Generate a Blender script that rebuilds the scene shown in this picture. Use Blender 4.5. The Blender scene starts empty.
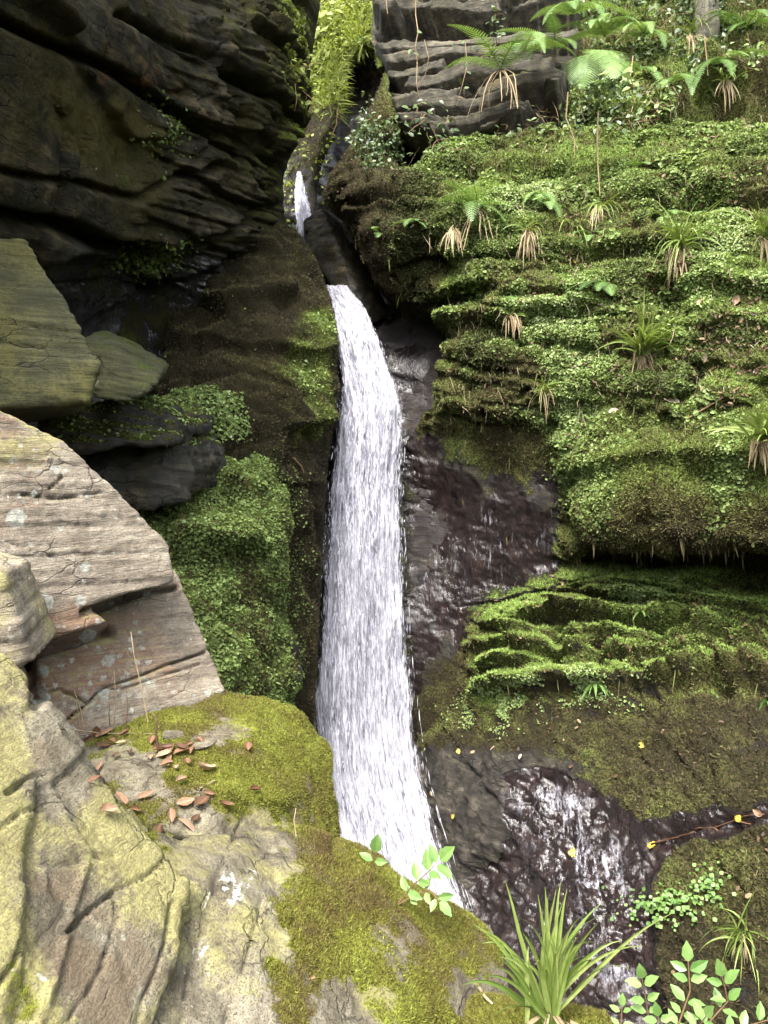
import bpy, bmesh, math, random
import numpy as np
from mathutils import Vector, Euler, Matrix

SC = bpy.context.scene
COL = SC.collection
RNG = np.random.default_rng(7)
random.seed(7)

# ------------------------------------------------------------------ camera
W, H, F = 768, 1024, 739.0
PITCH = math.radians(-6.0)
CAM = np.array([0.0, 0.0, 5.0])
FWD = np.array([0.0, math.cos(PITCH), math.sin(PITCH)])
UPV = np.array([0.0, -math.sin(PITCH), math.cos(PITCH)])
RGT = np.array([1.0, 0.0, 0.0])


def at(px, py, d):
    """A point d metres ahead of the viewpoint, seen in the direction (px, py)."""
    px, py, d = np.broadcast_arrays(np.asarray(px, float), np.asarray(py, float), np.asarray(d, float))
    x = (px - W / 2) / F
    y = -(py - H / 2) / F
    v = FWD[None] + x.reshape(-1, 1) * RGT + y.reshape(-1, 1) * UPV
    return CAM + v * d.reshape(-1, 1)


def proj(P):
    q = P - CAM
    d = q @ FWD
    return W / 2 + F * (q @ RGT) / d, H / 2 - F * (q @ UPV) / d, d


cd = bpy.data.cameras.new('camera')
cam = bpy.data.objects.new('camera', cd)
COL.objects.link(cam)
cam.location = CAM
cam.rotation_euler = (math.radians(90) + PITCH, 0, 0)
cd.sensor_fit = 'VERTICAL'
cd.sensor_height = 36.0
cd.lens = 36.0 * F / H
cd.clip_start = 0.05
cd.clip_end = 500
SC.camera = cam

# ------------------------------------------------------------------ light
SUN_EL, SUN_AZ = math.radians(58), math.radians(200)     # azimuth clockwise from +Y
world = bpy.data.worlds.new('World')
SC.world = world
world.use_nodes = True
wn = world.node_tree
bg = wn.nodes['Background']
sky = wn.nodes.new('ShaderNodeTexSky')
sky.sky_type = 'NISHITA'
sky.sun_disc = False
sky.sun_elevation = SUN_EL
sky.sun_rotation = SUN_AZ
sky.dust_density = 4.0
sky.air_density = 1.0
hs = wn.nodes.new('ShaderNodeHueSaturation')
hs.inputs['Saturation'].default_value = 0.30
wn.links.new(sky.outputs[0], hs.inputs['Color'])
wn.links.new(hs.outputs[0], bg.inputs['Color'])
bg.inputs['Strength'].default_value = 0.15
sd = bpy.data.lights.new('sun', 'SUN')
sd.energy = 1.5
sd.angle = math.radians(14)
sd.color = (1.0, 0.95, 0.86)
sun = bpy.data.objects.new('sun', sd)
COL.objects.link(sun)
sdir = Vector((math.sin(SUN_AZ) * math.cos(SUN_EL), math.cos(SUN_AZ) * math.cos(SUN_EL), math.sin(SUN_EL)))
sun.rotation_euler = sdir.to_track_quat('Z', 'Y').to_euler()
sun.location = (-8, -20, 30)

vs = SC.view_settings
vs.view_transform = 'Standard'
vs.look = 'None'
vs.gamma = 1
vs.use_curve_mapping = False
vs.exposure = 2.7
SC.render.engine = 'CYCLES'
SC.cycles.use_denoising = True
SC.cycles.max_bounces = 8
SC.cycles.transparent_max_bounces = 16
SC.cycles.caustics_reflective = False
SC.cycles.caustics_refractive = False

# ------------------------------------------------------------------ noise
_G = np.array([[1, 1, 0], [-1, 1, 0], [1, -1, 0], [-1, -1, 0], [1, 0, 1], [-1, 0, 1], [1, 0, -1], [-1, 0, -1],
               [0, 1, 1], [0, -1, 1], [0, 1, -1], [0, -1, -1], [1, 1, 0], [-1, 1, 0], [0, -1, 1], [0, -1, -1]], np.float32)


def _h(ix, iy, iz, seed=0):
    with np.errstate(over='ignore'):
        h = (ix.astype(np.int64) * 73856093 ^ iy.astype(np.int64) * 19349663 ^ iz.astype(np.int64) * 83492791 ^ (seed * 2654435761 & 0xffffffff)).astype(np.uint32)
        h ^= h >> np.uint32(15); h *= np.uint32(2246822519)
        h ^= h >> np.uint32(13); h *= np.uint32(3266489917)
        h ^= h >> np.uint32(16)
    return h


def perlin(P, seed=0):
    P = np.asarray(P, float)
    i = np.floor(P).astype(np.int64)
    f = (P - i).astype(np.float32)
    u = f * f * f * (f * (f * 6 - 15) + 10)
    r = []
    for dx in (0, 1):
        for dy in (0, 1):
            for dz in (0, 1):
                g = _G[_h(i[:, 0] + dx, i[:, 1] + dy, i[:, 2] + dz, seed) & np.uint32(15)]
                r.append(g[:, 0] * (f[:, 0] - dx) + g[:, 1] * (f[:, 1] - dy) + g[:, 2] * (f[:, 2] - dz))
    ux, uy, uz = u[:, 0], u[:, 1], u[:, 2]
    a = r[0] + (r[1] - r[0]) * uz
    b = r[2] + (r[3] - r[2]) * uz
    c = r[4] + (r[5] - r[4]) * uz
    d = r[6] + (r[7] - r[6]) * uz
    a = a + (b - a) * uy
    c = c + (d - c) * uy
    return a + (c - a) * ux


def fbm(P, octs=4, seed=0, gain=0.5, lac=2.03):
    s, a, t = 0.0, 1.0, 0.0
    for k in range(octs):
        s = s + a * perlin(P, seed + k * 13)
        t += a
        a *= gain
        P = P * lac
    return s / t


def ridge(P, octs=3, seed=0):
    s, a, t = 0.0, 1.0, 0.0
    for k in range(octs):
        s = s + a * (1 - 2 * np.abs(perlin(P, seed + k * 13)))
        t += a
        a *= 0.5
        P = P * 2.03
    return s / t


def worley(P, seed=0):
    P = np.asarray(P, float)
    i = np.floor(P).astype(np.int64)
    f = P - i
    f1 = np.full(len(P), 9.0); f2 = f1.copy(); cid = np.zeros(len(P), np.uint32)
    for dx in (-1, 0, 1):
        for dy in (-1, 0, 1):
            for dz in (-1, 0, 1):
                h = _h(i[:, 0] + dx, i[:, 1] + dy, i[:, 2] + dz, seed)
                ox = (h & np.uint32(1023)) / 1023.0 + dx - f[:, 0]
                oy = ((h >> np.uint32(10)) & np.uint32(1023)) / 1023.0 + dy - f[:, 1]
                oz = ((h >> np.uint32(20)) & np.uint32(1023)) / 1023.0 + dz - f[:, 2]
                d = np.sqrt(ox * ox + oy * oy + oz * oz)
                c = d < f1
                f2 = np.where(c, f1, np.minimum(f2, d))
                cid = np.where(c, h, cid)
                f1 = np.where(c, d, f1)
    return f1, f2, (cid & np.uint32(65535)) / 65535.0


def dome(P, seed=0, r=0.8):
    f1, f2, c = worley(P, seed)
    return np.sqrt(np.clip(1 - (f1 / r) ** 2, 0, 1)) * (0.5 + 0.5 * c)


def unit(a):
    return a / (np.linalg.norm(a, axis=-1, keepdims=True) + 1e-9)


def sst(a, b, x):
    t = np.clip((x - a) / (b - a), 0, 1)
    return t * t * (3 - 2 * t)


def strata(P, nb, thick, seed=0, warp=0.5, lat=0.8, block=0.6):
    """Bedded, jointed rock: layers across nb, broken into blocks that stand out by different amounts."""
    nb = np.array(nb, float); nb /= np.linalg.norm(nb)
    s = P @ nb / thick + warp * perlin(P * 0.45, seed) + 0.10 * fbm(P * 1.7, 2, seed + 3) + 0.05 * fbm(P * 2.2 / thick, 2, seed + 9)
    k = np.floor(s); f = s - k
    kk = k.astype(np.int64)
    z = np.zeros_like(kk)
    a0 = (_h(kk, z, z, seed) & np.uint32(1023)) / 1023.0
    Q = P * lat + 0.12 * np.stack([perlin(P * 3, seed + 11), perlin(P * 3, seed + 12), perlin(P * 3, seed + 13)], 1)
    Q = Q + np.stack([k * 7.31, k * 3.17, k * 5.77], 1)
    f1, f2, c = worley(Q, seed + 5)
    j = sst(0.0, 0.06, f2 - f1)
    a = a0 * (1 - block) + block * c
    return a * (0.6 + 0.4 * j) * sst(0, 0.06, f) * sst(0, 0.35, 1 - f)


def gaps(P, nb, thick, seed=0, lat=0.9, open_=0.28, share=0.65):
    """Dark open joints between beds: 1 inside a gap."""
    nb = np.array(nb, float); nb /= np.linalg.norm(nb)
    s = P @ nb / thick + 0.22 * perlin(P * 0.6, seed) + 0.10 * fbm(P * 2.5, 2, seed + 3)
    k = np.floor(s); f = s - k
    Q = P * lat + np.stack([k * 7.31, k * 3.17, k * 5.77], 1)
    n = 0.5 + 1.2 * perlin(Q, seed + 5)
    on = sst(1 - share - 0.12, 1 - share + 0.12, n)
    return on * sst(0, 0.05, f) * sst(open_, open_ * 0.75, f)


def sdist(px, py, poly):
    """Signed distance to a closed outline, positive inside, and the nearest point on it."""
    poly = np.asarray(poly, float)
    q = np.roll(poly, -1, 0)
    best = np.full(px.shape, 1e9); bx = np.zeros(px.shape); by = np.zeros(px.shape)
    ins = np.zeros(px.shape, bool)
    for (ax, ay), (cx, cy) in zip(poly, q):
        ex, ey = cx - ax, cy - ay
        t = np.clip(((px - ax) * ex + (py - ay) * ey) / (ex * ex + ey * ey + 1e-9), 0, 1)
        nx, ny = ax + t * ex, ay + t * ey
        d = (px - nx) ** 2 + (py - ny) ** 2
        m = d < best
        best = np.where(m, d, best); bx = np.where(m, nx, bx); by = np.where(m, ny, by)
        c = ((ay > py) != (cy > py))
        xi = ax + (py - ay) * ex / (ey if abs(ey) > 1e-9 else 1e-9)
        ins ^= c & (px < xi)
    d = np.sqrt(best)
    return np.where(ins, d, -d), bx, by


def pdist(px, py, line):
    line = np.asarray(line, float)
    best = np.full(px.shape, 1e9)
    for (ax, ay), (cx, cy) in zip(line[:-1], line[1:]):
        ex, ey = cx - ax, cy - ay
        t = np.clip(((px - ax) * ex + (py - ay) * ey) / (ex * ex + ey * ey + 1e-9), 0, 1)
        best = np.minimum(best, (px - ax - t * ex) ** 2 + (py - ay - t * ey) ** 2)
    return np.sqrt(best)


def area(px, py, poly, feather, wob=None):
    s = sdist(px, py, poly)[0]
    if wob is not None:
        s = s + wob
    return sst(-feather, feather, s)


def rbf(ctrl, c=70.0):
    A = np.array(ctrl, float)
    n = len(A)
    r = np.sqrt((A[:, None, 0] - A[None, :, 0]) ** 2 + (A[:, None, 1] - A[None, :, 1]) ** 2 + c * c)
    M = np.zeros((n + 3, n + 3))
    M[:n, :n] = r
    M[:n, n] = 1; M[:n, n + 1] = A[:, 0]; M[:n, n + 2] = A[:, 1]
    M[n:, :n] = M[:n, n:].T
    w = np.linalg.solve(M, np.concatenate([A[:, 2], [0, 0, 0]]))

    def f(px, py):
        s = w[n] + w[n + 1] * px + w[n + 2] * py
        for k in range(n):
            s = s + w[k] * np.sqrt((px - A[k, 0]) ** 2 + (py - A[k, 1]) ** 2 + c * c)
        return s
    return f


# ------------------------------------------------------------------ mesh helpers
def mesh_np(name, V, faces, attrs=None, smooth=True):
    """faces: (n,k) int array or list of such arrays with different k."""
    if not isinstance(faces, list):
        faces = [faces]
    me = bpy.data.meshes.new(name)
    V = np.ascontiguousarray(V, np.float32)
    me.vertices.add(len(V)); me.vertices.foreach_set('co', V.ravel())
    nl = sum(f.size for f in faces); npol = sum(len(f) for f in faces)
    me.loops.add(nl); me.polygons.add(npol)
    me.loops.foreach_set('vertex_index', np.concatenate([f.ravel() for f in faces]).astype(np.int32))
    tot = np.concatenate([np.full(len(f), f.shape[1]) for f in faces]).astype(np.int32)
    st = np.concatenate([[0], np.cumsum(tot)[:-1]]).astype(np.int32)
    me.polygons.foreach_set('loop_start', st)
    try:
        me.polygons.foreach_set('loop_total', tot)
    except Exception:
        pass
    me.update(calc_edges=True)
    me.polygons.foreach_set('use_smooth', np.full(npol, smooth) if isinstance(smooth, bool) else smooth)
    for k, v in (attrs or {}).items():
        a = me.attributes.new(k, 'FLOAT', 'POINT')
        a.data.foreach_set('value', np.ascontiguousarray(v, np.float32))
    me.validate()
    return me


def link(name, me, mats=(), parent=None, loc=None):
    o = bpy.data.objects.new(name, me)
    COL.objects.link(o)
    for m in (mats if isinstance(mats, (list, tuple)) else [mats]):
        me.materials.append(m)
    if parent is not None:
        o.parent = parent
    if loc is not None:
        o.location = loc
    return o


def tag(o, label=None, cat=None, group=None, kind=None):
    if label: o['label'] = label
    if cat: o['category'] = cat
    if group: o['group'] = group
    if kind: o['kind'] = kind
    return o


def empty(name, loc, label, cat, group=None):
    o = bpy.data.objects.new(name, None)
    COL.objects.link(o)
    o.location = loc
    return tag(o, label, cat, group)


def vnormals(V, T):
    a, b, c = V[T[:, 0]], V[T[:, 1]], V[T[:, 2]]
    n = np.cross(b - a, c - a)
    N = np.zeros_like(V)
    for k in range(3):
        for j in range(3):
            N[:, j] += np.bincount(T[:, k], n[:, j], len(V))
    return N / (np.linalg.norm(N, axis=1, keepdims=True) + 1e-12)


SHEETS = {}


def tris(Q):
    return np.concatenate([Q[:, [0, 1, 2]], Q[:, [0, 2, 3]]])


def sheet(name, poly, ctrl, xs, ys, disp, masks, mat, roundw=22, rounda=0.5, rnd_to=None, c=70.0, label=None, edgew=0.4):
    """A rock face: outline, depth in metres at a few points, relief added along its normal."""
    gx, gy = np.meshgrid(np.asarray(xs, float), np.asarray(ys, float))
    sh = gx.shape
    px, py = gx.ravel().copy(), gy.ravel().copy()
    s, bx, by = sdist(px, py, poly)
    q = np.arange(px.size).reshape(sh)
    Q = np.stack([q[:-1, :-1], q[1:, :-1], q[1:, 1:], q[:-1, 1:]], -1).reshape(-1, 4)
    inside = s > 0
    Q = Q[inside[Q].any(1)]
    use = np.unique(Q)
    mp = np.full(px.size, -1); mp[use] = np.arange(len(use))
    Q = mp[Q]
    px, py, s, bx, by = px[use], py[use], s[use], bx[use], by[use]
    out = s < 0
    px[out] = bx[out]; py[out] = by[out]
    s = np.maximum(s, 0)
    d = rbf(ctrl, c)(px, py)
    e = s if rnd_to is None else np.minimum(pdist(px, py, rnd_to), 1e3)
    t = np.clip(1 - e / roundw, 0, 1)
    base = at(px, py, d)
    N = vnormals(base, tris(Q))
    flip = np.einsum('ij,ij->i', N, CAM - base) < 0
    N[flip] *= -1
    k = disp(px, py, base)
    edge = sst(0, roundw * edgew, e) if rounda > 0 else 1.0
    V = base + N * (k * (0.10 + 0.90 * edge)).reshape(-1, 1)
    # turn the rim away from the viewpoint so that the face is a body with depth
    turn = rounda * (1 - np.sqrt(np.clip(1 - t * t, 0, 1)))
    V = V + unit(V - CAM) * turn.reshape(-1, 1)
    N2 = vnormals(V, tris(Q))
    flip = np.einsum('ij,ij->i', N2, CAM - V) < 0
    if flip.mean() > 0.5:
        N2 *= -1; Q = Q[:, ::-1]
    at_ = masks(px, py, V, N2)
    me = mesh_np(name, V, Q, at_)
    o = link(name, me, mat)
    tag(o, kind='structure', label=label)
    SHEETS[name] = (V, N2, Q, px, py, at_)
    return o


def ledge(px, py, line, amp, h, wob=None, below=0.35, fall=4.0):
    """A rock step: stands out most at its lip (line, left to right) and slopes back above; undercut below."""
    L = np.array(line, float)
    y = np.interp(px, L[:, 0], L[:, 1])
    if wob is not None:
        y = y + wob
    x0, x1 = L[0, 0], L[-1, 0]
    en = sst(0, 14, px - x0) * sst(0, 14, x1 - px)
    t = (y - py)
    up = np.where(t >= 0, np.clip(1 - t / h, 0, 1) ** 1.3, 0)
    dn = np.where(t < 0, np.exp(t / fall) * 1.0, 0)
    und = np.where(t < 0, -below * np.clip(1 + t / (h * 0.8), 0, 1) * (1 - np.exp(t / fall)), 0)
    return amp * en * (up + dn + und)


def span(lo, a, b, hi, st, coarse):
    return np.concatenate([np.arange(lo, a, coarse), np.arange(a, b, st), np.arange(b, hi + coarse, coarse)])


VOX = bpy.context.view_layer


def rock(name, label, cat, hulls, voxel, smooth, disp, masks, mat, group=None):
    bm = bmesh.new()
    for pts in hulls:
        b2 = bmesh.new()
        for p in pts:
            b2.verts.new(p)
        bmesh.ops.convex_hull(b2, input=b2.verts)
        bmesh.ops.delete(b2, geom=[v for v in b2.verts if not v.link_faces], context='VERTS')
        bmesh.ops.recalc_face_normals(b2, faces=b2.faces)
        tmp = bpy.data.meshes.new('t'); b2.to_mesh(tmp); b2.free()
        bm.from_mesh(tmp); bpy.data.meshes.remove(tmp)
    me = bpy.data.meshes.new('t'); bm.to_mesh(me); bm.free()
    o = bpy.data.objects.new('t', me); COL.objects.link(o)
    m = o.modifiers.new('r', 'REMESH'); m.mode = 'VOXEL'; m.voxel_size = voxel
    if smooth:
        m = o.modifiers.new('s', 'SMOOTH'); m.factor = 0.5; m.iterations = smooth
    dg = bpy.context.evaluated_depsgraph_get(); dg.update()
    m2 = bpy.data.meshes.new_from_object(o.evaluated_get(dg))
    bpy.data.objects.remove(o); bpy.data.meshes.remove(me)
    n = len(m2.vertices)
    V = np.zeros(n * 3, np.float32); m2.vertices.foreach_get('co', V); V = V.reshape(-1, 3).astype(float)
    li = np.zeros(len(m2.loops), np.int32); m2.loops.foreach_get('vertex_index', li)
    tot = np.zeros(len(m2.polygons), np.int32); m2.polygons.foreach_get('loop_total', tot)
    st = np.zeros(len(m2.polygons), np.int32); m2.polygons.foreach_get('loop_start', st)
    bpy.data.meshes.remove(m2)
    Q = li[st[tot == 4][:, None] + np.arange(4)]
    T3 = li[st[tot == 3][:, None] + np.arange(3)] if (tot == 3).any() else np.zeros((0, 3), np.int32)
    TT = np.concatenate([tris(Q), T3])
    N = vnormals(V, TT)
    px, py, d = proj(V)
    V = V + N * disp(px, py, V, N).reshape(-1, 1)
    N = vnormals(V, TT)
    px, py, d = proj(V)
    at_ = masks(px, py, V, N)
    loc = np.array([V[:, 0].mean(), V[:, 1].mean(), V[:, 2].min()])
    me = mesh_np(name, V - loc, [Q] + ([T3] if len(T3) else []), at_)
    o = link(name, me, mat, loc=loc)
    SHEETS[name] = (V, N, Q, px, py, at_)
    return tag(o, label, cat, group)


# ------------------------------------------------------------------ materials
def newmat(name):
    m = bpy.data.materials.new(name)
    m.use_nodes = True
    nt = m.node_tree
    nt.nodes.clear()
    return m, nt


def nd(nt, typ, ins=None, **props):
    n = nt.nodes.new('ShaderNode' + typ)
    for k, v in props.items():
        setattr(n, k, v)
    for k, v in (ins or {}).items():
        if isinstance(v, bpy.types.NodeSocket):
            nt.links.new(v, n.inputs[k])
        else:
            n.inputs[k].default_value = v
    return n


def mixc(nt, f, a, b, bt='MIX'):
    n = nd(nt, 'Mix', data_type='RGBA', blend_type=bt)
    for i, v in ((0, f), (6, a), (7, b)):
        if isinstance(v, bpy.types.NodeSocket):
            nt.links.new(v, n.inputs[i])
        else:
            n.inputs[i].default_value = v if i == 0 else (*v[:3], 1)
    return n.outputs[2]


def mth(nt, op, a, b=0.0, c=0.0, clamp=False):
    n = nd(nt, 'Math', operation=op, use_clamp=clamp)
    for i, v in enumerate((a, b, c)):
        if isinstance(v, bpy.types.NodeSocket):
            nt.links.new(v, n.inputs[i])
        else:
            n.inputs[i].default_value = v
    return n.outputs[0]


def ramp(nt, f, cols, pos=None):
    n = nd(nt, 'ValToRGB', {0: f})
    el = n.color_ramp.elements
    pos = pos or [0.25 + 0.5 * i / (len(cols) - 1) for i in range(len(cols))]
    el[0].position = pos[0]; el[0].color = (*cols[0], 1)
    el[1].position = pos[-1]; el[1].color = (*cols[-1], 1)
    for p, c in zip(pos[1:-1], cols[1:-1]):
        e = el.new(p); e.color = (*c, 1)
    return n.outputs[0]


def attr(nt, name):
    return nd(nt, 'Attribute', attribute_name=name).outputs['Fac']


def noise(nt, co, scale, detail=5, rough=0.55, dist=0.0):
    return nd(nt, 'TexNoise', {'Vector': co, 'Scale': scale, 'Detail': detail, 'Roughness': rough, 'Distortion': dist}).outputs[0]


def smr(nt, v, a, b):
    n = nd(nt, 'MapRange', {0: v, 1: a, 2: b, 3: 0.0, 4: 1.0}, interpolation_type='SMOOTHSTEP')
    return n.outputs[0]


def rock_mat(name, cols, dark, moss, mossdark, lich=(0.5, 0.5, 0.45), yel=(0.4, 0.37, 0.12), rust=(0.22, 0.09, 0.04), rot=(0, 0.3, 0), stretch=(1.2, 1.2, 9),
             rough=0.75, mossgrain=0.6, crackamt=0.75, dryspec=0.3, wetrough=0.14, wetcol=(0.016, 0.012, 0.012), scale=1.0, bump=0.02, mossbump=0.02, glint=1.0):
    m, nt = newmat(name)
    co = nd(nt, 'NewGeometry').outputs['Position']
    mp = nd(nt, 'Mapping', {'Vector': co, 'Rotation': rot, 'Scale': stretch}).outputs[0]
    st = noise(nt, mp, 1.6 * scale, 8, 0.62, 0.4)
    fine = noise(nt, mp, 9 * scale, 6, 0.6, 0.3)
    big = noise(nt, co, 0.9 * scale, 5, 0.6, 0.6)
    mid = noise(nt, co, 7 * scale, 6, 0.65, 0.3)
    grit = noise(nt, co, 55 * scale, 5, 0.7)
    f = mth(nt, 'ADD', mth(nt, 'MULTIPLY', st, 0.45), mth(nt, 'MULTIPLY', mid, 0.55))
    col = ramp(nt, f, cols, [0.36, 0.455, 0.525, 0.61])
    col = mixc(nt, mth(nt, 'MULTIPLY', smr(nt, fine, 0.5, 0.72), 0.55), col, dark)
    col = mixc(nt, smr(nt, grit, 0.3, 0.75), mixc(nt, 0.35, col, dark), col)
    pit = noise(nt, co, 170 * scale, 3, 0.75)
    col = mixc(nt, mth(nt, 'MULTIPLY', smr(nt, pit, 0.55, 0.66), 0.75), col, dark)
    lin = noise(nt, nd(nt, 'Mapping', {'Vector': co, 'Rotation': rot, 'Scale': (stretch[0] * 2, stretch[1] * 2, stretch[2] * 4)}).outputs[0], 5 * scale, 6, 0.7, 0.5)
    col = mixc(nt, mth(nt, 'MULTIPLY', smr(nt, lin, 0.54, 0.68), 0.75), col, dark)
    col = mixc(nt, mth(nt, 'MULTIPLY', smr(nt, lin, 0.42, 0.28), 0.35), col, cols[3])
    cv = nd(nt, 'VectorMath', {0: nd(nt, 'Mapping', {'Vector': co, 'Rotation': rot, 'Scale': (1, 1, 2.6)}).outputs[0], 1: nd(nt, 'VectorMath', {0: nd(nt, 'TexNoise', {'Vector': co, 'Scale': 9 * scale, 'Detail': 4}).outputs[1], 3: 0.16 / scale}, operation='SCALE').outputs[0]}, operation='ADD').outputs[0]
    ck = nd(nt, 'TexVoronoi', {'Vector': cv, 'Scale': 4.2 * scale}, feature='DISTANCE_TO_EDGE').outputs[0]
    crack = mth(nt, 'MULTIPLY', smr(nt, ck, 0.035, 0.0), smr(nt, noise(nt, co, 3.0 * scale, 3), 0.48, 0.60))
    col = mixc(nt, mth(nt, 'MULTIPLY', crack, crackamt), col, (dark[0] * 0.5, dark[1] * 0.5, dark[2] * 0.5))
    # rust, lichen, wear
    aR = attr(nt, 'rust')
    col = mixc(nt, mth(nt, 'MULTIPLY', smr(nt, mth(nt, 'ADD', aR, mth(nt, 'SUBTRACT', st, 0.5)), 0.35, 0.7), 0.7), col, rust)
    aY = attr(nt, 'yellow')
    yc = mixc(nt, smr(nt, grit, 0.35, 0.65), (yel[0] * .72, yel[1] * .7, yel[2] * .75), yel)
    yn = mth(nt, 'ADD', mth(nt, 'MULTIPLY', mid, 0.9), mth(nt, 'MULTIPLY', grit, 0.5))
    col = mixc(nt, mth(nt, 'MULTIPLY', smr(nt, mth(nt, 'ADD', aY, mth(nt, 'SUBTRACT', yn, 0.7)), 0.3, 0.65), 0.85), col, yc)
    aL = attr(nt, 'lichen')
    lv = nd(nt, 'TexVoronoi', {'Vector': co, 'Scale': 17 * scale}, feature='F1').outputs[0]
    ln = mth(nt, 'ADD', mth(nt, 'MULTIPLY', mth(nt, 'SUBTRACT', 0.5, lv), 0.5), mth(nt, 'MULTIPLY', mth(nt, 'SUBTRACT', noise(nt, co, 12 * scale, 8, 0.7, 0.8), 0.5), 2.2))
    fl = mth(nt, 'MULTIPLY', smr(nt, mth(nt, 'ADD', aL, ln), 0.70, 0.95), 0.6)
    cw = nd(nt, 'VectorMath', {0: co, 1: nd(nt, 'VectorMath', {0: nd(nt, 'TexNoise', {'Vector': co, 'Scale': 40 * scale, 'Detail': 3}).outputs[1], 3: 0.035 / scale}, operation='SCALE').outputs[0]}, operation='ADD').outputs[0]
    for vscale, rad in ((9, 0.75), (24, 0.7)):
        vo = nd(nt, 'TexVoronoi', {'Vector': cw, 'Scale': vscale * scale}, feature='F1')
        rr = mth(nt, 'MULTIPLY', mth(nt, 'MAXIMUM', mth(nt, 'SUBTRACT', mth(nt, 'ADD', mth(nt, 'MULTIPLY', aL, 0.9), nd(nt, 'SeparateColor', {0: vo.outputs[1]}).outputs[0]), 0.92), 0.0), rad)
        sp = smr(nt, mth(nt, 'SUBTRACT', vo.outputs[0], rr), 0.0, -0.05)
        fl = mth(nt, 'MAXIMUM', fl, mth(nt, 'MULTIPLY', sp, smr(nt, grit, 0.25, 0.5)))
    col = mixc(nt, mth(nt, 'MULTIPLY', fl, 0.85), col, mixc(nt, smr(nt, grit, 0.35, 0.7), (lich[0] * .7, lich[1] * .7, lich[2] * .65), lich))
    aC = attr(nt, 'chalk')
    col = mixc(nt, mth(nt, 'MULTIPLY', smr(nt, mth(nt, 'ADD', aC, mth(nt, 'MULTIPLY', mth(nt, 'SUBTRACT', mth(nt, 'ADD', mth(nt, 'MULTIPLY', grit, 0.6), mth(nt, 'MULTIPLY', mid, 0.4)), 0.5), 1.6)), 0.45, 0.62), 0.9), col, (0.46, 0.455, 0.42))
    # water film
    aW = attr(nt, 'wet')
    fw = smr(nt, mth(nt, 'ADD', aW, mth(nt, 'MULTIPLY', mth(nt, 'SUBTRACT', big, 0.5), 1.0)), 0.35, 0.65)
    wc = mixc(nt, smr(nt, mid, 0.4, 0.65), wetcol, (wetcol[0] * 2.2, wetcol[1] * 2.0, wetcol[2] * 1.9))
    col = mixc(nt, fw, col, wc)
    # moss
    aM = attr(nt, 'moss')
    aT = attr(nt, 'tint')
    mn = mth(nt, 'ADD', mth(nt, 'MULTIPLY', mid, 1.0), mth(nt, 'MULTIPLY', grit, 0.5))
    fm = smr(nt, mth(nt, 'ADD', aM, mth(nt, 'MULTIPLY', mth(nt, 'SUBTRACT', mn, 0.75), 1.3)), 0.38, 0.62)
    tt = mth(nt, 'ADD', aT, mth(nt, 'MULTIPLY', mth(nt, 'SUBTRACT', mth(nt, 'ADD', mth(nt, 'MULTIPLY', mid, 0.6), mth(nt, 'MULTIPLY', noise(nt, co, 3.1, 4, 0.6), 0.4)), 0.5), 1.7))
    mc = ramp(nt, tt, moss, [0.0, 0.33, 0.66, 1.0])
    tuft = noise(nt, co, 120 * scale, 4, 0.7)
    mc = mixc(nt, smr(nt, mth(nt, 'ADD', mth(nt, 'MULTIPLY', tuft, mossgrain), mth(nt, 'MULTIPLY', grit, 1 - mossgrain)), 0.60, 0.40), mc, mossdark)
    col = mixc(nt, fm, col, mc)
    # roughness
    r = mth(nt, 'ADD', rough, mth(nt, 'MULTIPLY', mth(nt, 'SUBTRACT', grit, 0.5), 0.25))
    r = nd(nt, 'Mix', {0: fw, 2: r, 3: mth(nt, 'ADD', wetrough, mth(nt, 'MULTIPLY', smr(nt, big, 0.42, 0.62), 0.25))}, data_type='FLOAT').outputs[0]
    r = nd(nt, 'Mix', {0: fm, 2: r, 3: 0.95}, data_type='FLOAT').outputs[0]
    spec = nd(nt, 'Mix', {0: fm, 2: nd(nt, 'Mix', {0: fw, 2: dryspec, 3: 0.5 * glint}, data_type='FLOAT').outputs[0], 3: 0.1}, data_type='FLOAT').outputs[0]
    # bump
    hr = mth(nt, 'ADD', mth(nt, 'MULTIPLY', st, 1.0), mth(nt, 'ADD', mth(nt, 'MULTIPLY', fine, 0.55), mth(nt, 'MULTIPLY', grit, 0.30)))
    hm = mth(nt, 'ADD', mth(nt, 'MULTIPLY', tuft, 1.0), mth(nt, 'ADD', mth(nt, 'MULTIPLY', grit, 1.0), mid))
    hr = mth(nt, 'ADD', hr, mth(nt, 'MULTIPLY', lin, 0.5))
    hr = mth(nt, 'SUBTRACT', hr, mth(nt, 'ADD', mth(nt, 'MULTIPLY', crack, 1.2 * crackamt), mth(nt, 'MULTIPLY', smr(nt, pit, 0.55, 0.66), 0.25)))
    flow = noise(nt, nd(nt, 'Mapping', {'Vector': co, 'Scale': (48, 22, 15)}).outputs[0], 1.0, 4, 0.6, 0.7)
    hw = mth(nt, 'ADD', mth(nt, 'MULTIPLY', mid, 0.25), mth(nt, 'MULTIPLY', flow, 0.42))
    hr = nd(nt, 'Mix', {0: fw, 2: hr, 3: hw}, data_type='FLOAT').outputs[0]
    hh = nd(nt, 'Mix', {0: fm, 2: mth(nt, 'MULTIPLY', hr, bump), 3: mth(nt, 'MULTIPLY', hm, mossbump)}, data_type='FLOAT').outputs[0]
    bp = nd(nt, 'Bump', {'Height': hh, 'Strength': 0.9, 'Distance': 1.0})
    b = nd(nt, 'BsdfPrincipled', {'Base Color': col, 'Roughness': r, 'Normal': bp.outputs[0], 'Specular IOR Level': spec})
    o = nd(nt, 'OutputMaterial', {0: b.outputs[0]})
    return m


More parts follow.
